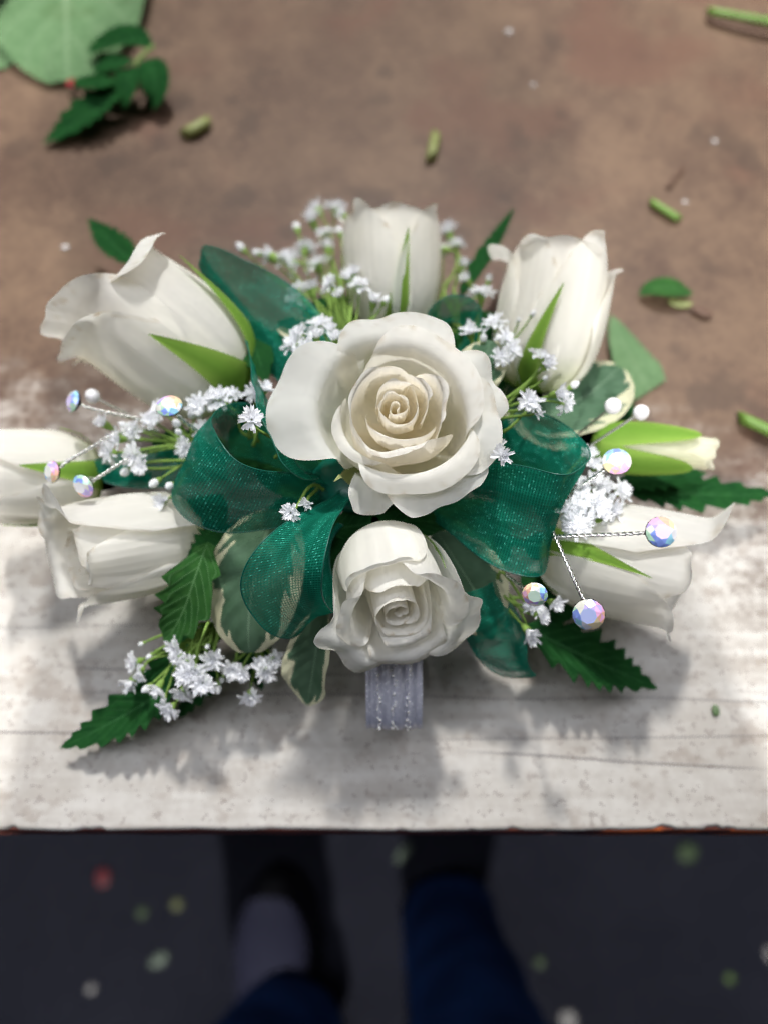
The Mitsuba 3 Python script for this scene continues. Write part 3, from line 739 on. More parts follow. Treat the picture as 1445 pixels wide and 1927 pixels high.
for i, (a, b, c, w) in enumerate([((620, 1000, .036), (720, 980, .040), (840, 985, .036), 110), ((640, 850, .036), (560, 840, .034), (440, 800, .026), 150), ((660, 930, .034), (600, 905, .034), (480, 880, .028), 110), ((640, 960, .026), (560, 1000, .022), (470, 1030, .018), 150), ((700, 1000, .022), (640, 1060, .020), (590, 1130, .016), 150),
                                  ((820, 950, .026), (880, 1000, .022), (960, 1050, .018), 150), ((880, 840, .028), (960, 850, .024), (1060, 850, .018), 150), ((830, 700, .030), (880, 640, .026), (930, 590, .020), 120),
                                  ((700, 680, .030), (650, 620, .026), (600, 560, .020), 140), ((600, 720, .028), (560, 680, .026), (500, 630, .020), 130), ((760, 700, .028), (780, 640, .026), (800, 580, .020), 120),
                                  ((900, 760, .026), (950, 730, .024), (1010, 690, .018), 120), ((980, 1080, .020), (1030, 1120, .018), (1080, 1150, .012), 90), ((420, 930, .022), (380, 980, .02), (330, 1010, .014), 110)]):
    leaf('dark backing leaf hidden deep between the roses and the ribbon', [a, b, c], w, 'leaf_dark', name='backing_leaf', group='backing leaves deep in the corsage', shape='oval', fold=0.15, seed=30 + i)


# ------------------------------------------------------------------ sprays of tiny white flowers
def floret_mesh(kind, seed):
    rs = np.random.default_rng(seed)
    parts = []
    layers = {'open': [(11, 6, 1.0), (10, 30, 0.92), (9, 52, 0.8), (6, 72, 0.6)], 'half': [(9, 48, 1.0), (9, 62, 0.95), (7, 76, 0.8)]}[kind]
    for n, el, ln in layers:
        for k in range(n):
            a = 2 * math.pi * (k + rs.uniform(-0.35, 0.35)) / n
            e = math.radians(el + rs.uniform(-20, 20))
            L = ln * rs.uniform(0.62, 1.12)
            wd = rs.uniform(0.09, 0.19)
            t = np.linspace(0, 1, 5)
            bend = e + (0.5 - t) * rs.uniform(-0.2, 0.9)
            r = np.concatenate([[0], np.cumsum(np.cos(bend[1:]) * L / 4)]) + 0.06
            z = np.concatenate([[0], np.cumsum(np.sin(bend[1:]) * L / 4)])
            w = wd * np.array([0.25, 0.6, 0.95, 1.1, 0.75])
            u = np.array([-1, 0, 1.0])
            P = np.zeros((3, 5, 3))
            for i, x in enumerate(u):
                zz = z + 0.10 * abs(x) * w / wd - (0.10 * (x == 0) * (t > 0.9))
                rr = r - 0.10 * (x == 0) * (t > 0.9)
                P[i] = np.stack([rr * math.cos(a) - x * w * math.sin(a), rr * math.sin(a) + x * w * math.cos(a), zz], 1)
            parts.append(tri(*grid(P)[:2]))
    return join(parts)


FLORETS = {k: [floret_mesh(k, 10 * i + 1) for i in range(9)] for k in ('open', 'half')}


def lathe(prof, n=10):
    prof = np.array(prof, float)
    a = np.linspace(0, 2 * np.pi, n, endpoint=False)
    P = np.stack([np.stack([prof[:, 0] * math.cos(x), prof[:, 0] * math.sin(x), prof[:, 1]], 1) for x in a])
    return tri(*grid(P, closed=True)[:2])


CALYX = lathe([(0.05, -0.62), (0.16, -0.50), (0.25, -0.25), (0.27, 0.0), (0.32, 0.12)])
BUD = lathe([(0.02, -0.1), (0.30, 0.1), (0.36, 0.38), (0.28, 0.66), (0.12, 0.85), (0.01, 0.90)], 12)
rsg = np.random.default_rng(21)


def placed(mesh, o, axis, k, spin):
    z = unit(axis)
    x = unit(np.cross([0.3, 0.8, 0.1], z))
    y = np.cross(z, x)
    M = np.stack([x * math.cos(spin) + y * math.sin(spin), y * math.cos(spin) - x * math.sin(spin), z], 1)
    return tri(np.asarray(mesh.vertices) * k @ M.T + o, mesh.faces)


def spray(label, root, florets, group=None):
    key = thing('gypsophila_spray', label, 'flower spray', group)
    r = at(*root)
    for fl in florets:
        px, py, z = fl[:3]
        kind = fl[3] if len(fl) > 3 else str(rsg.choice(['open', 'half', 'bud'], p=[0.5, 0.36, 0.14]))
        size = (fl[4] if len(fl) > 4 else 25) * rsg.uniform(0.82, 1.16) * (0.78 if kind == 'bud' else 1.0)
        o = at(px, py, z)
        k = pxs(o) * size
        out = unit(o - r)
        axis = unit(out + 0.55 * unit(EYE - o) + rsg.normal(0, 0.28, 3)) if kind != 'bud' else unit(out + 0.2 * unit(EYE - o) + rsg.normal(0, 0.2, 3))
        foot = o - axis * k * (0.55 if kind != 'bud' else 0.6)
        mid = (r + foot) / 2 + rsg.normal(0, 0.0012, 3) + np.array([0, 0, 0.001])
        put(key, 'stem', tube(curve([r + rsg.normal(0, 0.0008, 3), mid, foot - axis * k * 0.25, foot], 12), np.linspace(0.00042, 0.00026, 12), 6), 'floret_green')
        spin = rsg.uniform(0, 6.28)
        if kind == 'bud':
            fk = put(key, 'flower_bud', placed(BUD, o, axis, k, spin), 'floret_white')
        else:
            fk = put(key, 'flower', placed(FLORETS[kind][rsg.integers(9)], o, axis, k, spin), 'floret_white', False)
        put(fk, 'calyx', placed(CALYX, o + axis * k * 0.06, axis, k * (0.95 if kind == 'bud' else 1.0), spin), 'floret_green')
    return key


spray('tiny white flowers on green stems left of the topmost rose', (650, 640, .034), [
    (600, 397, .030), (632, 394, .030), (560, 432, .030, 'bud', 30), (612, 440, .032), (575, 470, .033), (640, 440, .032), (540, 488, .033), (515, 484, .033), (488, 478, .032, 'bud', 26),
    (459, 470, .031, 'bud', 28), (590, 420, .031), (555, 495, .034), (650, 408, .031, 'half'), (618, 470, .034), (600, 500, .035)])
spray('tiny white flowers between the topmost rose and the middle rose', (660, 680, .044), [
    (555, 568, .046), (588, 548, .047), (622, 534, .048), (655, 528, .048), (675, 540, .048), (702, 572, .048), (722, 570, .047), (640, 560, .048), (562, 548, .046), (665, 520, .047)])
spray('tiny white flowers at the upper left rim of the middle rose', (650, 720, .050), [
    (556, 648, .054, 'open', 30), (580, 660, .056, 'open', 28), (604, 612, .054, 'open', 30), (622, 624, .055), (596, 638, .056), (632, 640, .056), (568, 632, .054)])
spray('tiny white flowers right of the topmost rose', (860, 620, .034), [(845, 442, .028), (858, 462, .028), (868, 505, .028, 'half'), (838, 470, .028, 'half'), (880, 530, .03, 'half')])
spray('tiny white flowers at the left of the upper right rose', (900, 720, .038), [
    (905, 555, .044, 'open', 28), (918, 530, .042), (885, 628, .048), (908, 642, .050), (950, 640, .051, 'open', 29), (942, 672, .052), (962, 660, .052), (1000, 594, .052, 'bud', 22), (975, 605, .05, 'bud', 16), (930, 610, .050)])
spray('tiny white flowers and buds on branching stems above the right ribbon loop', (930, 800, .042), [
    (1020, 676, .054, 'open', 30), (996, 757, .056, 'open', 27), (1046, 742, .054, 'half', 30), (1062, 760, .054, 'open', 26), (1074, 728, .053, 'bud', 24), (1022, 714, .053, 'bud', 17), (1010, 778, .054, 'half', 16), (1026, 690, .054)])
spray('tiny white flowers right of the right ribbon loop', (1050, 960, .030), [
    (1100, 858, .040, 'half'), (1110, 905, .044), (1098, 940, .046), (1120, 948, .046, 'open', 30), (1084, 988, .046, 'open', 28), (1132, 915, .044), (1146, 938, .043), (1152, 962, .042), (1074, 992, .046), (1128, 975, .044), (1095, 915, .045), (1075, 960, .045), (1165, 925, .04), (1088, 945, .043), (1062, 985, .044), (1118, 880, .042), (1140, 990, .04), (1105, 968, .044), (1078, 925, .042)])
spray('tiny white flowers by the small loop at the lower right', (930, 1110, .028), [(1012, 1158, .034), (990, 1184, .032), (1004, 1140, .034), (1040, 1134, .034), (985, 1140, .034), (1000, 1195, .03)])
spray('tiny white flowers below the upper left rose among the crystal wires', (400, 850, .030), [
    (200, 800, .040), (238, 800, .040), (208, 852, .042, 'open', 31), (268, 880, .042), (325, 775, .044), (340, 815, .044), (322, 912, .042), (308, 942, .040), (284, 790, .042), (302, 772, .042), (336, 800, .044), (226, 826, .041), (250, 812, .04), (296, 905, .04), (362, 782, .044), (384, 806, .044), (352, 842, .042), (372, 764, .046), (255, 860, .04), (240, 885, .038)])
spray('tiny white flowers between the upper left rose and the left ribbon loop', (480, 830, .040), [(415, 750, .050, 'open', 27), (440, 745, .050), (478, 742, .052), (498, 735, .054), (400, 752, .048)])
spray('single white flower in front of the left ribbon loop', (520, 850, .054), [(474, 790, .066, 'open', 29)])
spray('white flower peeping out between the left and the lower ribbon loops', (600, 920, .044), [(548, 964, .058, 'open', 26), (578, 946, .055, 'half', 18)])
spray('cream frilled flower at the right rim of the middle rose', (900, 830, .048), [(944, 858, .062, 'half', 26), (936, 840, .060, 'half', 20)])
spray('tiny white flowers and green buds at the lower left', (400, 1180, .022), [
    (330, 1218, .028), (352, 1245, .028), (366, 1262, .028, 'open', 29), (382, 1285, .028, 'open', 29), (266, 1264, .022), (280, 1292, .022), (310, 1312, .020), (322, 1332, .020), (345, 1300, .022), (300, 1290, .022), (258, 1246, .022), (352, 1270, .028), (335, 1236, .027), (392, 1215, .028, 'bud', 20), (400, 1240, .026), (270, 1210, .022, 'bud', 18), (285, 1232, .024, 'bud', 18), (250, 1280, .02), (410, 1290, .02)])
spray('tiny white flowers hanging between the cream edged leaf and the table', (470, 1190, .020), [(438, 1258, .022, 'open', 28), (455, 1262, .022), (494, 1248, .022), (500, 1262, .022), (472, 1308, .016, 'open', 28), (420, 1275, .02, 'bud', 20), (515, 1240, .022)])


# ------------------------------------------------------------------ crystals, pearls, wires
AB = np.array([(0.10, 0.25, 0.95), (0.25, 0.75, 1.0), (0.95, 0.95, 1.0), (1.0, 0.80, 0.40), (1.0, 0.45, 0.25), (0.95, 0.40, 0.75), (0.50, 0.35, 0.95), (0.95, 0.95, 0.80), (0.45, 0.85, 0.55)])


def gem(seed):
    a, b = np.arange(8) * np.pi / 4, np.arange(16) * np.pi / 8
    pts = [[0.52 * math.cos(x), 0.52 * math.sin(x), 0.36] for x in a] + [[0.80 * math.cos(x + np.pi / 8), 0.80 * math.sin(x + np.pi / 8), 0.20] for x in a]
    pts += [[math.cos(x), math.sin(x), 0.0] for x in b] + [[0.99 * math.cos(x), 0.99 * math.sin(x), -0.06] for x in b] + [[0.3 * math.cos(x), 0.3 * math.sin(x), -0.55] for x in a]
    h = trimesh.convex.convex_hull(np.array(pts))
    v = h.vertices[h.faces].reshape(-1, 3)
    n = np.repeat(h.face_normals, 3, 0)
    q = np.round(n, 2)
    rs = np.random.default_rng(seed)
    table = {}
    c = np.zeros_like(v)
    for i, k in enumerate(map(tuple, q)):
        if k not in table:
            az = math.atan2(k[1], k[0]) / (2 * math.pi) * 9 + seed * 2.3 + rs.uniform(-0.8, 0.8)
            table[k] = (AB[int(az) % 9] * 0.8 + 0.2) * rs.uniform(0.8, 1.0) if k[2] < 0.99 else AB[(seed * 4 + 1) % 9] * 0.5 + 0.45
        c[i] = table[k]
    return tri(v, np.arange(len(v)).reshape(-1, 3)), c


def twisted(p, k):
    n = max(60, len(p))
    p = curve(p, 90)
    t = np.gradient(p, axis=0)
    t /= np.linalg.norm(t, axis=1, keepdims=True)
    L = np.concatenate([[0], np.cumsum(np.linalg.norm(np.diff(p, axis=0), axis=1))])
    m = 150
    pp = np.stack([np.interp(np.linspace(0, L[-1], m), L, p[:, j]) for j in range(3)], 1)
    tt = np.stack([np.interp(np.linspace(0, L[-1], m), L, t[:, j]) for j in range(3)], 1)
    a = np.cross(tt, [0.2, 0.3, 0.9])
    a /= np.linalg.norm(a, axis=1, keepdims=True)
    b = np.cross(tt, a)
    w = np.linspace(0, L[-1], m) / (k * 26) * 2 * math.pi
    return join([tube(pp + 2.0 * k * (np.cos(w + q)[:, None] * a + np.sin(w + q)[:, None] * b), 2.1 * k, 6) for q in (0, math.pi)])


def crystal(key, pos, axis_hint, size, seed, wire=None):
    o = at(*pos)
    k = pxs(o) * size / 2
    ax = unit(np.array(axis_hint, float))
    g, c = gem(seed)
    z = ax
    x = unit(np.cross([0.2, 0.9, 0.1], z))
    M = np.stack([x, np.cross(z, x), z], 1)
    gk = put(key, 'crystal', tri(g.vertices * k @ M.T + o, g.faces), 'gem_foil', False, color=c)
    put(gk, 'setting', placed(lathe([(1.0, -0.06), (1.02, -0.10), (0.85, -0.30), (0.36, -0.58), (0.05, -0.60)], 20), o, ax, k, 0), 'silver_wire')
    if wire:
        pts = [at(*p) for p in wire]
        pts.append(o - ax * k * 0.45)
        put(key, 'wire', twisted(pts, pxs(o)), 'silver_wire')


toeye = unit(EYE - at(1150, 1000, 0.05))
cs = thing('crystal_spray', 'four iridescent crystals on twisted silver wires beside the right ribbon loop', 'crystal spray')
crystal(cs, (1244, 1001, .056), toeye + [0.25, 0.1, 0], 58, 1, [(1040, 1010, .046), (1080, 1008, .050), (1150, 1006, .053), (1215, 1003, .055)])
crystal(cs, (1107, 1157, .052), toeye + [0.0, -0.15, 0], 60, 2, [(1040, 1000, .046), (1058, 1040, .050), (1080, 1090, .052), (1098, 1132, .052)])
crystal(cs, (1160, 868, .052), toeye + [0.1, 0.35, 0], 54, 3, [(1060, 940, .042), (1090, 915, .046), (1130, 890, .050)])
crystal(cs, (1006, 1119, .048), toeye + [-0.1, -0.5, 0.1], 48, 4, [(930, 1060, .034), (970, 1095, .040)])
cl = thing('crystal_spray', 'four iridescent crystals on twisted silver wires below the upper left rose', 'crystal spray')
crystal(cl, (318, 763, .056), toeye + [0.3, 0.5, 0], 50, 5, [(420, 850, .040), (370, 810, .048), (335, 782, .053)])
crystal(cl, (97, 888, .048), toeye + [-0.3, 0.0, 0], 42, 6, [(300, 810, .038), (220, 815, .042), (150, 855, .046), (118, 875, .047)])
crystal(cl, (156, 915, .048), toeye + [-0.2, -0.6, 0], 46, 7, [(300, 840, .036), (230, 870, .042), (186, 898, .046)])
crystal(cl, (137, 755, .046), toeye + [-0.5, 0.2, 0], 42, 8, [(300, 800, .036), (230, 782, .041), (165, 766, .045)])


def pearl(label, pos, size, root):
    key = thing('pearl_pin', label, 'pearl pin')
    o = at(*pos)
    k = pxs(o)
    s = trimesh.creation.icosphere(3, radius=size / 2 * k)
    s.apply_translation(o)
    put(key, 'bead', tri(s.vertices, s.faces), 'pearl_coat')
    put(key, 'pin', tube(curve([at(*root), o], 8), 2.6 * k, 8), 'pin_steel')


pearl('white pearl headed pin nearer the upper right rose', (1153, 764, .050), 32, (1085, 818, .036))
pearl('white pearl headed pin lying over the green bud', (1206, 776, .050), 30, (1110, 838, .040))
pearl('white pearl headed pin beside the leftmost crystal', (174, 745, .044), 28, (280, 800, .034))

# ------------------------------------------------------------------ wrist band under the corsage
wb = thing('wrist_band', 'silver grey elastic wrist band with rows of glitter under the lower rose', 'wrist band')
cx_, cy_, cz_ = float(at(741, 1330, 0.016)[0]), 0.078, 0.0165
nb, mb = 140, 41
wd = 0.0064
th = np.linspace(0, 2 * np.pi, nb, endpoint=False)
P = np.zeros((mb, nb, 3))
UVb = np.zeros((mb, nb, 2))
for i, x in enumerate(np.linspace(-1, 1, mb)):
    rib = 0.00045 * abs(math.sin(x * math.pi * 2.5)) + 0.0004 * math.sqrt(max(0, 1 - x * x))
    ry, rz = 0.0475 + rib, 0.0155 + rib
    P[i] = np.stack([cx_ + x * wd + 0 * th, cy_ - ry * np.cos(th), cz_ + rz * np.sin(th)], 1)
    UVb[i] = np.stack([0 * th + (x + 1) / 2, th / (2 * np.pi)], 1)
v, f, _ = grid(P)
j = np.arange(mb - 1)
f = np.vstack([f, np.stack([j * nb + nb - 1, j * nb + 2 * nb - 1, (j + 1) * nb], 1), np.stack([j * nb + nb - 1, (j + 1) * nb, j * nb], 1)])
put(wb, 'elastic', tri(v, f), 'band_elastic', True, uv=UVb.reshape(-1, 2))
beads = []
rb_ = np.random.default_rng(4)
for x in (-0.55, 0.0, 0.5):
    for t in np.arange(0, 2 * math.pi, 0.035):
        if rb_.random() < 0.75:
            r_ = 0.00032 * rb_.uniform(0.6, 1.3)
            s = trimesh.creation.icosphere(1, radius=r_)
            xx = x + rb_.normal(0, 0.05)
            s.apply_translation([cx_ + xx * wd, cy_ - 0.0483 * math.cos(t), cz_ + 0.0163 * math.sin(t)])
            beads.append(s)
g = put(wb, 'glitter', join(beads), 'silver_wire', False)
labels[g] = {'kind': 'stuff', 'label': 'rows of silver glitter'}


# ------------------------------------------------------------------ cuttings on the table
leaf('large pale green leaf at the upper left corner of the table', [(110, -230, .004), (118, -100, .005), (125, 30, .006), (128, 152, .003)], 330, 'leaf_grey', name='cut_leaf', shape='round', fold=0.08, skew=0.0, seed=1, wave=0.05)
leaf('edge of a pale green leaf at the very left of the picture', [(-90, 20, .002), (-45, 70, .002), (-10, 100, .002), (18, 122, .001)], 110, 'leaf_grey', name='cut_leaf', shape='round', fold=0.05, skew=0.0, seed=2)
sp = thing('leaf_sprig', 'dark glossy sprig of serrated leaflets lying on the pale leaf', 'leaf sprig')
for mid, w, kw in (([(235, 165, .010), (190, 195, .008), (140, 232, .005), (80, 270, .002)], 92, dict(shape='lance', teeth=7, depth=0.3)), ([(285, 90, .012), (250, 72, .013), (210, 78, .011), (165, 98, .008)], 66, dict(shape='oval')),
                   ([(250, 110, .012), (225, 118, .013), (195, 125, .011), (175, 128, .009)], 52, dict(shape='oval')), ([(225, 150, .011), (195, 155, .012), (160, 155, .009), (138, 152, .007)], 48, dict(shape='oval')),
                   ([(245, 125, .011), (240, 155, .012), (236, 180, .010), (234, 204, .007)], 46, dict(shape='oval')), ([(280, 110, .010), (290, 140, .011), (294, 170, .009), (288, 206, .004)], 58, dict(shape='oval'))):
    m, uv = leaf_mesh(mid, w, fold=0.25, seed=len(scene), **kw)
    put(sp, 'leaflet', m, 'leaf_dark', True, uv=uv)
put(sp, 'stalk', tube(curve([at(290, 85, .012), at(262, 110, .011), at(235, 165, .009)], 14), 0.0006, 8), 'stem_green')

leaf('small oval green leaf lying right of the upper right rose', [(1203, 556, .002), (1235, 540, .005), (1268, 542, .005), (1302, 548, .002)], 46, 'leaf_bright', name='cut_leaf', shape='oval', fold=0.1, seed=3)
leaf('pale green leaf cut straight at its broad end, right of the upper right rose', [(1150, 592, .001), (1170, 640, .003), (1195, 690, .003), (1222, 735, .001)], 92, 'leaf_grey', name='cut_leaf', shape='cut', fold=0.12, skew=0.0, seed=4)


def stem_bit(label, pts, r, mat_key='stem_green', name='stem_piece', cat='cut stem'):
    key = thing(name, label, cat)
    p = curve([at(*q) for q in pts], 14)
    m = tube(p, r * pxs(p[0]), 9)
    w_ = np.array(m.vertices)
    ax_, kk = unit(p[-1] - p[0]), r * pxs(p[0])
    sd_ = unit(np.cross(ax_, [0, 0, 1.0]) + [0, 0, 0.3])
    for e_, s_ in ((p[0], 1), (p[-1], -0.7)):
        nr = np.linalg.norm(w_ - e_, axis=1) < 1.2 * kk
        w_[nr] += np.outer(s_ * 0.9 * ((w_[nr] - e_) @ sd_), ax_)
    m.vertices[:] = w_
    m.vertices[:] += 0.00025 * (meshkit.fbm(np.asarray(m.vertices) * 900, 2, 3)[:, None] - 0.5)
    put(key, 'stalk', m, mat_key)


mat('stem_pale', type='principled', base_color=rgb(0.21, 0.235, 0.075), roughness=0.5)
mat('stem_bright', type='principled', base_color=rgb(0.12, 0.22, 0.035), roughness=0.45)
mat('dry_brown', type='principled', base_color=rgb(0.10, 0.055, 0.035), roughness=0.7)
mat('scrap_white', type='principled', base_color=rgb(0.50, 0.48, 0.46), roughness=0.6)
mat('scrap_red', type='principled', base_color=rgb(0.22, 0.006, 0.012), roughness=0.5)
mat('scrap_green', type='principled', base_color=rgb(0.075, 0.13, 0.045), roughness=0.55)
mat('scrap_mint', type='principled', base_color=rgb(0.22, 0.29, 0.21), roughness=0.55)
stem_bit('short yellowish stem piece lying below the dark sprig', [(347, 253, .002), (370, 240, .003), (394, 227, .002)], 11, 'stem_pale')
stem_bit('short yellow green stem piece above the topmost rose', [(811, 298, .002), (815, 275, .0025), (820, 252, .002)], 10, 'stem_pale')
stem_bit('short green stem piece at the right above the oval leaf', [(1224, 378, .002), (1250, 394, .0025), (1277, 412, .002)], 7, 'stem_bright')
stem_bit('long thin green stem at the upper right corner', [(1334, 20, .002), (1390, 29, .003), (1480, 46, .002)], 6.5, 'stem_bright')
stem_bit('dry brown stem beside the long green one at the upper right corner', [(1330, 36, .0015), (1400, 56, .002), (1480, 72, .0015)], 5, 'dry_brown')
stem_bit('bright green stem at the right edge level with the green bud', [(1393, 786, .003), (1425, 800, .0035), (1480, 826, .003)], 11, 'stem_bright')
stem_bit('thin dry brown twig above the green stem piece at the right', [(1258, 352, .001), (1272, 332, .0015), (1286, 316, .001)], 4, 'dry_brown')


def scrap(label, pos, size, mat_key, name='plant_scrap', cat='scrap', flat=0.35, seed=0, stretch=(1, 1), rot=0.0):
    key = thing(name, label, cat)
    rs = np.random.default_rng(seed + 50)
    o = at(*pos)
    k = pxs(o) * size / 2
    s = trimesh.creation.icosphere(3)
    v = np.array(s.vertices)
    v *= (0.75 + 0.5 * meshkit.fbm(v * 1.4 + seed * 3.3, 3, seed))[:, None]
    v[:, 0] *= stretch[0]
    v[:, 1] *= stretch[1]
    v[:, 2] = v[:, 2] * flat + 0.35 * v[:, 0] ** 2 * flat
    c_, s_ = math.cos(rot), math.sin(rot)
    v[:, :2] = v[:, :2] @ np.array([[c_, s_], [-s_, c_]])
    v = v * k
    v[:, 2] -= v[:, 2].min()
    put(key, 'flake', tri(v + o, s.faces), mat_key)


scrap('tiny white flake on the table at the top, left of the lit corner', (957, 60, .0002), 12, 'scrap_white', seed=1)
scrap('tiny white flake on the brown table high above the upper right rose', (1003, 160, .0002), 8, 'scrap_white', seed=2)
scrap('tiny white flake at the right, beyond the cut green stem', (1344, 266, .0002), 9, 'scrap_white', seed=3)
scrap('tiny white flake beside the short green stem piece', (1288, 380, .0002), 8, 'scrap_white', seed=4)
scrap('white fleck on the table left of the upper left rose', (124, 466, .0002), 13, 'scrap_white', seed=5)
scrap('dark brown crumb beside the small oval green leaf', (1318, 592, .0002), 34, 'dry_brown', seed=6, stretch=(1.2, 0.6), rot=-0.4)
scrap('tan dry flake under the tip of the oval green leaf', (1276, 576, .0002), 34, 'stem_pale', seed=16, stretch=(1.3, 0.5), rot=-0.2)
scrap('small olive crumb on the white table front at the right', (1345, 1338, .0002), 18, 'scrap_green', seed=7, stretch=(0.8, 1.2))
scrap('tiny red petal bit under the dark sprig', (137, 160, .003), 22, 'scrap_red', seed=8)
pp = thing('paper_sheet', 'white paper corner lying at the upper left corner of the picture', 'paper')
P = np.stack([np.stack([at(-200 + 242 * a_ - 60 * b_, -160 + 150 * b_ + 26 * (1 - a_) * b_, 0.012 + 0.004 * a_ * a_) for b_ in np.linspace(0, 1, 10)]) for a_ in np.linspace(0, 1, 14)])
v, f, _ = grid(P)
w_ = v - [0, 0, 0.0004]
put(pp, 'sheet', tri(np.vstack([v, w_]), np.vstack([f, f[:, ::-1] + len(v)])), 'scrap_white')

# scraps on the floor
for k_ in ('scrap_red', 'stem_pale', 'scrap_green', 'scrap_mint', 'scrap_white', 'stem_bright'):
    scene['floor_' + k_] = {**scene[k_], 'base_color': rgb(*[0.55 * c for c in scene[k_]['base_color']['value']])}  # dimmed copies: the floor's shade is put into the scrap colours
FZ = FLOOR_Z + 0.001
for label, x, y, size, mk, st, ro in (
        ('dark red petal on the floor at the left', 195, 1652, 46, 'scrap_red', (0.9, 1.1), 0.2), ('yellow green scrap on the floor right of the red petal', 334, 1703, 30, 'stem_pale', (1, 1), 0),
        ('grey green scrap on the floor left of the yellow green one', 268, 1718, 30, 'scrap_green', (1, 1), 0), ('pale mint leaf scrap on the floor left of the black shoe', 300, 1808, 42, 'scrap_mint', (1.3, 0.75), 0.6),
        ('small beige scrap on the floor at the lower left', 172, 1862, 24, 'scrap_white', (1, 1), 0), ('pale green leaf scrap on the floor just below the table edge', 758, 1606, 44, 'scrap_mint', (1.3, 0.6), 0.9),
        ('dark green leaf scrap on the floor at the right below the table edge', 1292, 1606, 52, 'scrap_green', (1.2, 0.9), 0.5), ('bright green scrap on the floor at the lower right', 1372, 1842, 26, 'stem_bright', (1, 1), 0),
        ('white scrap on the floor right of the blue trouser leg', 1068, 1920, 46, 'scrap_white', (1, 1), 0), ('dull olive scrap on the floor beside the blue trouser leg', 1015, 1812, 28, 'scrap_green', (1, 1), 0),
        ('white scrap on the floor at the right edge', 1446, 1795, 26, 'scrap_white', (0.8, 1.4), 0)):
    scrap(label, (x, y, FZ), size * 0.66, 'floor_' + mk, name='floor_scrap', seed=int(x), stretch=st, rot=ro, flat=0.2)

# ------------------------------------------------------------------ the person standing at the table
mat('shoe_black', type='principled', base_color=rgb(0.006, 0.006, 0.008), roughness=0.35, specular=0.4)
mat('shoe_sheen', type='twosided', nested={'type': 'principled', 'base_color': rgb(0.12, 0.12, 0.19), 'roughness': 0.4, 'specular': 0.4})  # glossy highlight of the black shoe, painted as a grey lavender colour


def denim(p, n, uv):
    m = mikit.fbm(p.x * 25, p.y * 25, p.z * 25)
    return mikit.mix((0.004, 0.012, 0.045), (0.014, 0.055, 0.20), m)


mat('denim_blue', type='principled', base_color=mikit.proc(denim), roughness=0.8, specular=0.2)
person = thing('person', 'person in dark blue jeans and black shoes standing at the table front', 'person')


def shoe(toe, yaw, sheen_mat):
    t = np.linspace(0, 1, 40)
    L = 0.29
    half = 0.048 * np.interp(t, [0, .04, .12, .3, .5, .7, .9, 1], [0.05, 0.45, 0.80, 1.0, 0.88, 0.74, 0.72, 0.1])
    ht = np.interp(t, [0, .05, .2, .4, .55, .8, 1], [0.02, 0.042, 0.052, 0.072, 0.095, 0.10, 0.07])
    a = np.linspace(0, np.pi, 22)
    P = np.zeros((22, 40, 3))
    for i, q in enumerate(a):
        P[i] = np.stack([half * np.sign(math.cos(q)) * abs(math.cos(q)) ** 0.6, -t * L, 0.004 + ht * math.sin(q) ** 0.8], 1)
    c_, s_ = math.cos(yaw), math.sin(yaw)
    M = np.array([[c_, -s_, 0], [s_, c_, 0], [0, 0, 1]])
    o = at(*toe)
    k = put(person, 'shoe', tri(*grid(P @ M.T + o)[:2]), 'shoe_black')
    if sheen_mat:
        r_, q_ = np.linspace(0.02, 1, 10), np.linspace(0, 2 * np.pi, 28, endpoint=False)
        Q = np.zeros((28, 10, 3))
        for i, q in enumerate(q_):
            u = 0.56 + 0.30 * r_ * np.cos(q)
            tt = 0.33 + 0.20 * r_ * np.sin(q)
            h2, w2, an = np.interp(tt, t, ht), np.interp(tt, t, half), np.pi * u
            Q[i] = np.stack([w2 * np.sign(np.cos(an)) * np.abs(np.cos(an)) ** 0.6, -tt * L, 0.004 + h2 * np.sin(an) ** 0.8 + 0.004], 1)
        put(k, 'sheen_patch', tri(*grid(Q @ M.T + o, closed=True)[:2]), sheen_mat)  # oval of painted sheen laid just over the black shoe


shoe((525, 1618, FLOOR_Z), 0.06, 'shoe_sheen')
shoe((845, 1642, FLOOR_Z), -0.08, None)


def trouser(pts, radii):
    p = curve([at(*q) for q in pts], 40)
    r = np.interp(np.linspace(0, 1, 40), np.linspace(0, 1, len(radii)), radii)
    m = tube(p, r, 24)
    vv = np.asarray(m.vertices)
    m.vertices[:] = vv + 0.012 * (meshkit.fbm(vv * [18, 18, 30], 3, 5)[:, None] - 0.5)
    return m


def wtrouser(pts, radii):
    p = curve(pts, 40)
    m = tube(p, np.interp(np.linspace(0, 1, 40), np.linspace(0, 1, len(radii)), radii), 24)
    vv = np.asarray(m.vertices)
    m.vertices[:] = vv + 0.012 * (meshkit.fbm(vv * [18, 18, 30], 3, 5)[:, None] - 0.5)
    return m


put(person, 'trouser_leg', wtrouser([at(548, 1945, -0.735), (-0.115, -0.17, -0.58), (-0.125, -0.20, -0.36), (-0.12, -0.31, 0.08)], [0.058, 0.056, 0.062, 0.085]), 'denim_blue')
put(person, 'trouser_leg', wtrouser([at(842, 1720, -0.735), at(868, 1830, -0.62), (0.072, -0.15, -0.38), (0.05, -0.31, 0.08)], [0.050, 0.052, 0.062, 0.085]), 'denim_blue')

import manifold3d as m3


def ball(c, r, st=(1, 1, 1)):
    return m3.Manifold.sphere(1.0, 28).scale([r * st[0], r * st[1], r * st[2]]).translate([float(x) for x in c])


def chain(pts, radii):
    out = m3.Manifold()
    for (a_, b_), (ra, rb2) in zip(zip(pts[:-1], pts[1:]), zip(radii[:-1], radii[1:])):
        out = out + m3.Manifold.batch_hull([ball(a_, ra), ball(b_, rb2)])
    return out


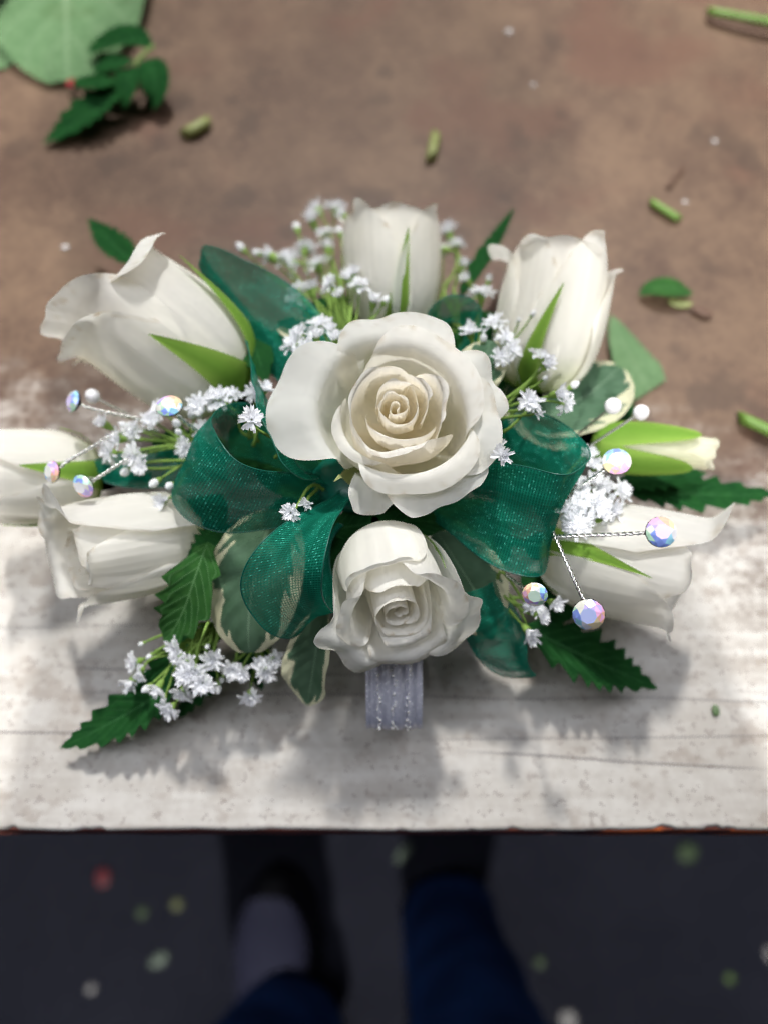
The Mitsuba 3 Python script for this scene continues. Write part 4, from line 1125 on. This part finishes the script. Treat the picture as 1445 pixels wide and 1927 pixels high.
def smooth_mesh(man, edge, it=12):
    q = man.refine_to_length(edge).to_mesh()
    t_ = trimesh.Trimesh(q.vert_properties[:, :3], q.tri_verts, process=True)
    trimesh.smoothing.filter_taubin(t_, iterations=it)
    return t_


mat('jacket_cloth', type='principled', base_color=rgb(0.03, 0.032, 0.04), roughness=0.8)
mat('skin', type='principled', base_color=rgb(0.52, 0.33, 0.25), roughness=0.5)
mat('hair_brown', type='principled', base_color=rgb(0.05, 0.03, 0.02), roughness=0.6)
PX = -0.03
hands, wr = [], {}
phone_c = EYE - FWD * 0.0075 - UPV * 0.062
for sgn in (-1, 1):
    hc = phone_c + RGT * sgn * 0.052 - UPV * 0.030 - FWD * 0.014
    wr[sgn] = hc - UPV * 0.075 - FWD * 0.030 + RGT * sgn * 0.02
    hand = m3.Manifold.batch_hull([ball(hc + UPV * 0.03, 0.013), ball(hc - UPV * 0.03, 0.015), ball(wr[sgn], 0.024), ball(hc + RGT * sgn * 0.018, 0.012)])
    for i in range(4):
        k0 = hc + UPV * (0.034 - 0.021 * i) + RGT * sgn * 0.012
        k1 = k0 + FWD * 0.022 - RGT * sgn * 0.004
        k2 = k1 - RGT * sgn * (0.024 - 0.002 * abs(i - 1)) + FWD * 0.002
        hand = hand + chain([k0, k1, k2], [0.0095, 0.0085, 0.007])
    hand = hand + chain([hc - UPV * 0.03, hc + UPV * 0.0 - FWD * 0.012 - RGT * sgn * 0.006, hc + UPV * 0.028 - FWD * 0.008 - RGT * sgn * 0.024], [0.013, 0.010, 0.008])
    hands.append(hand)
body = m3.Manifold.batch_hull([ball((PX, -0.31, 0.10), 0.15, (1.1, 0.8, 0.8)), ball((PX - 0.13, -0.36, 0.33), 0.07), ball((PX + 0.13, -0.36, 0.33), 0.07)])
for sgn in (-1, 1):
    body = body + chain([(PX + sgn * 0.17, -0.36, 0.34), (PX + sgn * 0.25, -0.26, 0.16), wr[sgn] - UPV * 0.01], [0.062, 0.048, 0.033])
put(person, 'jacket', smooth_mesh(body, 0.02), 'jacket_cloth')
skin = chain([(PX, -0.31, 0.37), (PX, -0.22, 0.44)], [0.055, 0.052])
hd = np.array([PX, -0.150, 0.475])
skin = skin + m3.Manifold.batch_hull([ball(hd, 0.086, (0.78, 1.0, 1.05)), ball(hd + [0, 0.075, -0.085], 0.034), ball(hd + [0, -0.02, 0.02], 0.085, (0.85, 1, 1))])
skin = skin + m3.Manifold.batch_hull([ball(hd + [0, 0.088, -0.01], 0.008), ball(hd + [0, 0.108, -0.045], 0.014)])
for sgn in (-1, 1):
    skin = skin + ball(hd + [sgn * 0.076, -0.005, -0.01], 0.028, (0.35, 0.6, 1))
put(person, 'head', smooth_mesh(skin, 0.012, 6), 'skin')
for hnd in hands:
    put(person, 'hand', smooth_mesh(hnd, 0.004, 6), 'skin')
put(person, 'hair', smooth_mesh(m3.Manifold.batch_hull([ball(hd + [0, -0.018, 0.025], 0.092, (0.80, 1, 1)), ball(hd + [0, -0.05, -0.05], 0.064)]) - ball(hd + [0, 0.10, -0.06], 0.10), 0.012, 4), 'hair_brown')
ph = thing('phone', 'black phone held in both hands over the table', 'phone')
mat('phone_black', type='principled', base_color=rgb(0.02, 0.02, 0.022), roughness=0.25)
slab = m3.CrossSection.square([0.074, 0.158], True).offset(-0.008, m3.JoinType.Round).offset(0.008, m3.JoinType.Round, 2.0, 32).extrude(0.008).to_mesh()
sv = slab.vert_properties[:, :3] - [0, 0, 0.004]
put(ph, 'case', tri(phone_c + sv[:, :1] * RGT + sv[:, 1:2] * UPV - sv[:, 2:] * FWD, slab.tri_verts), 'phone_black', 30)
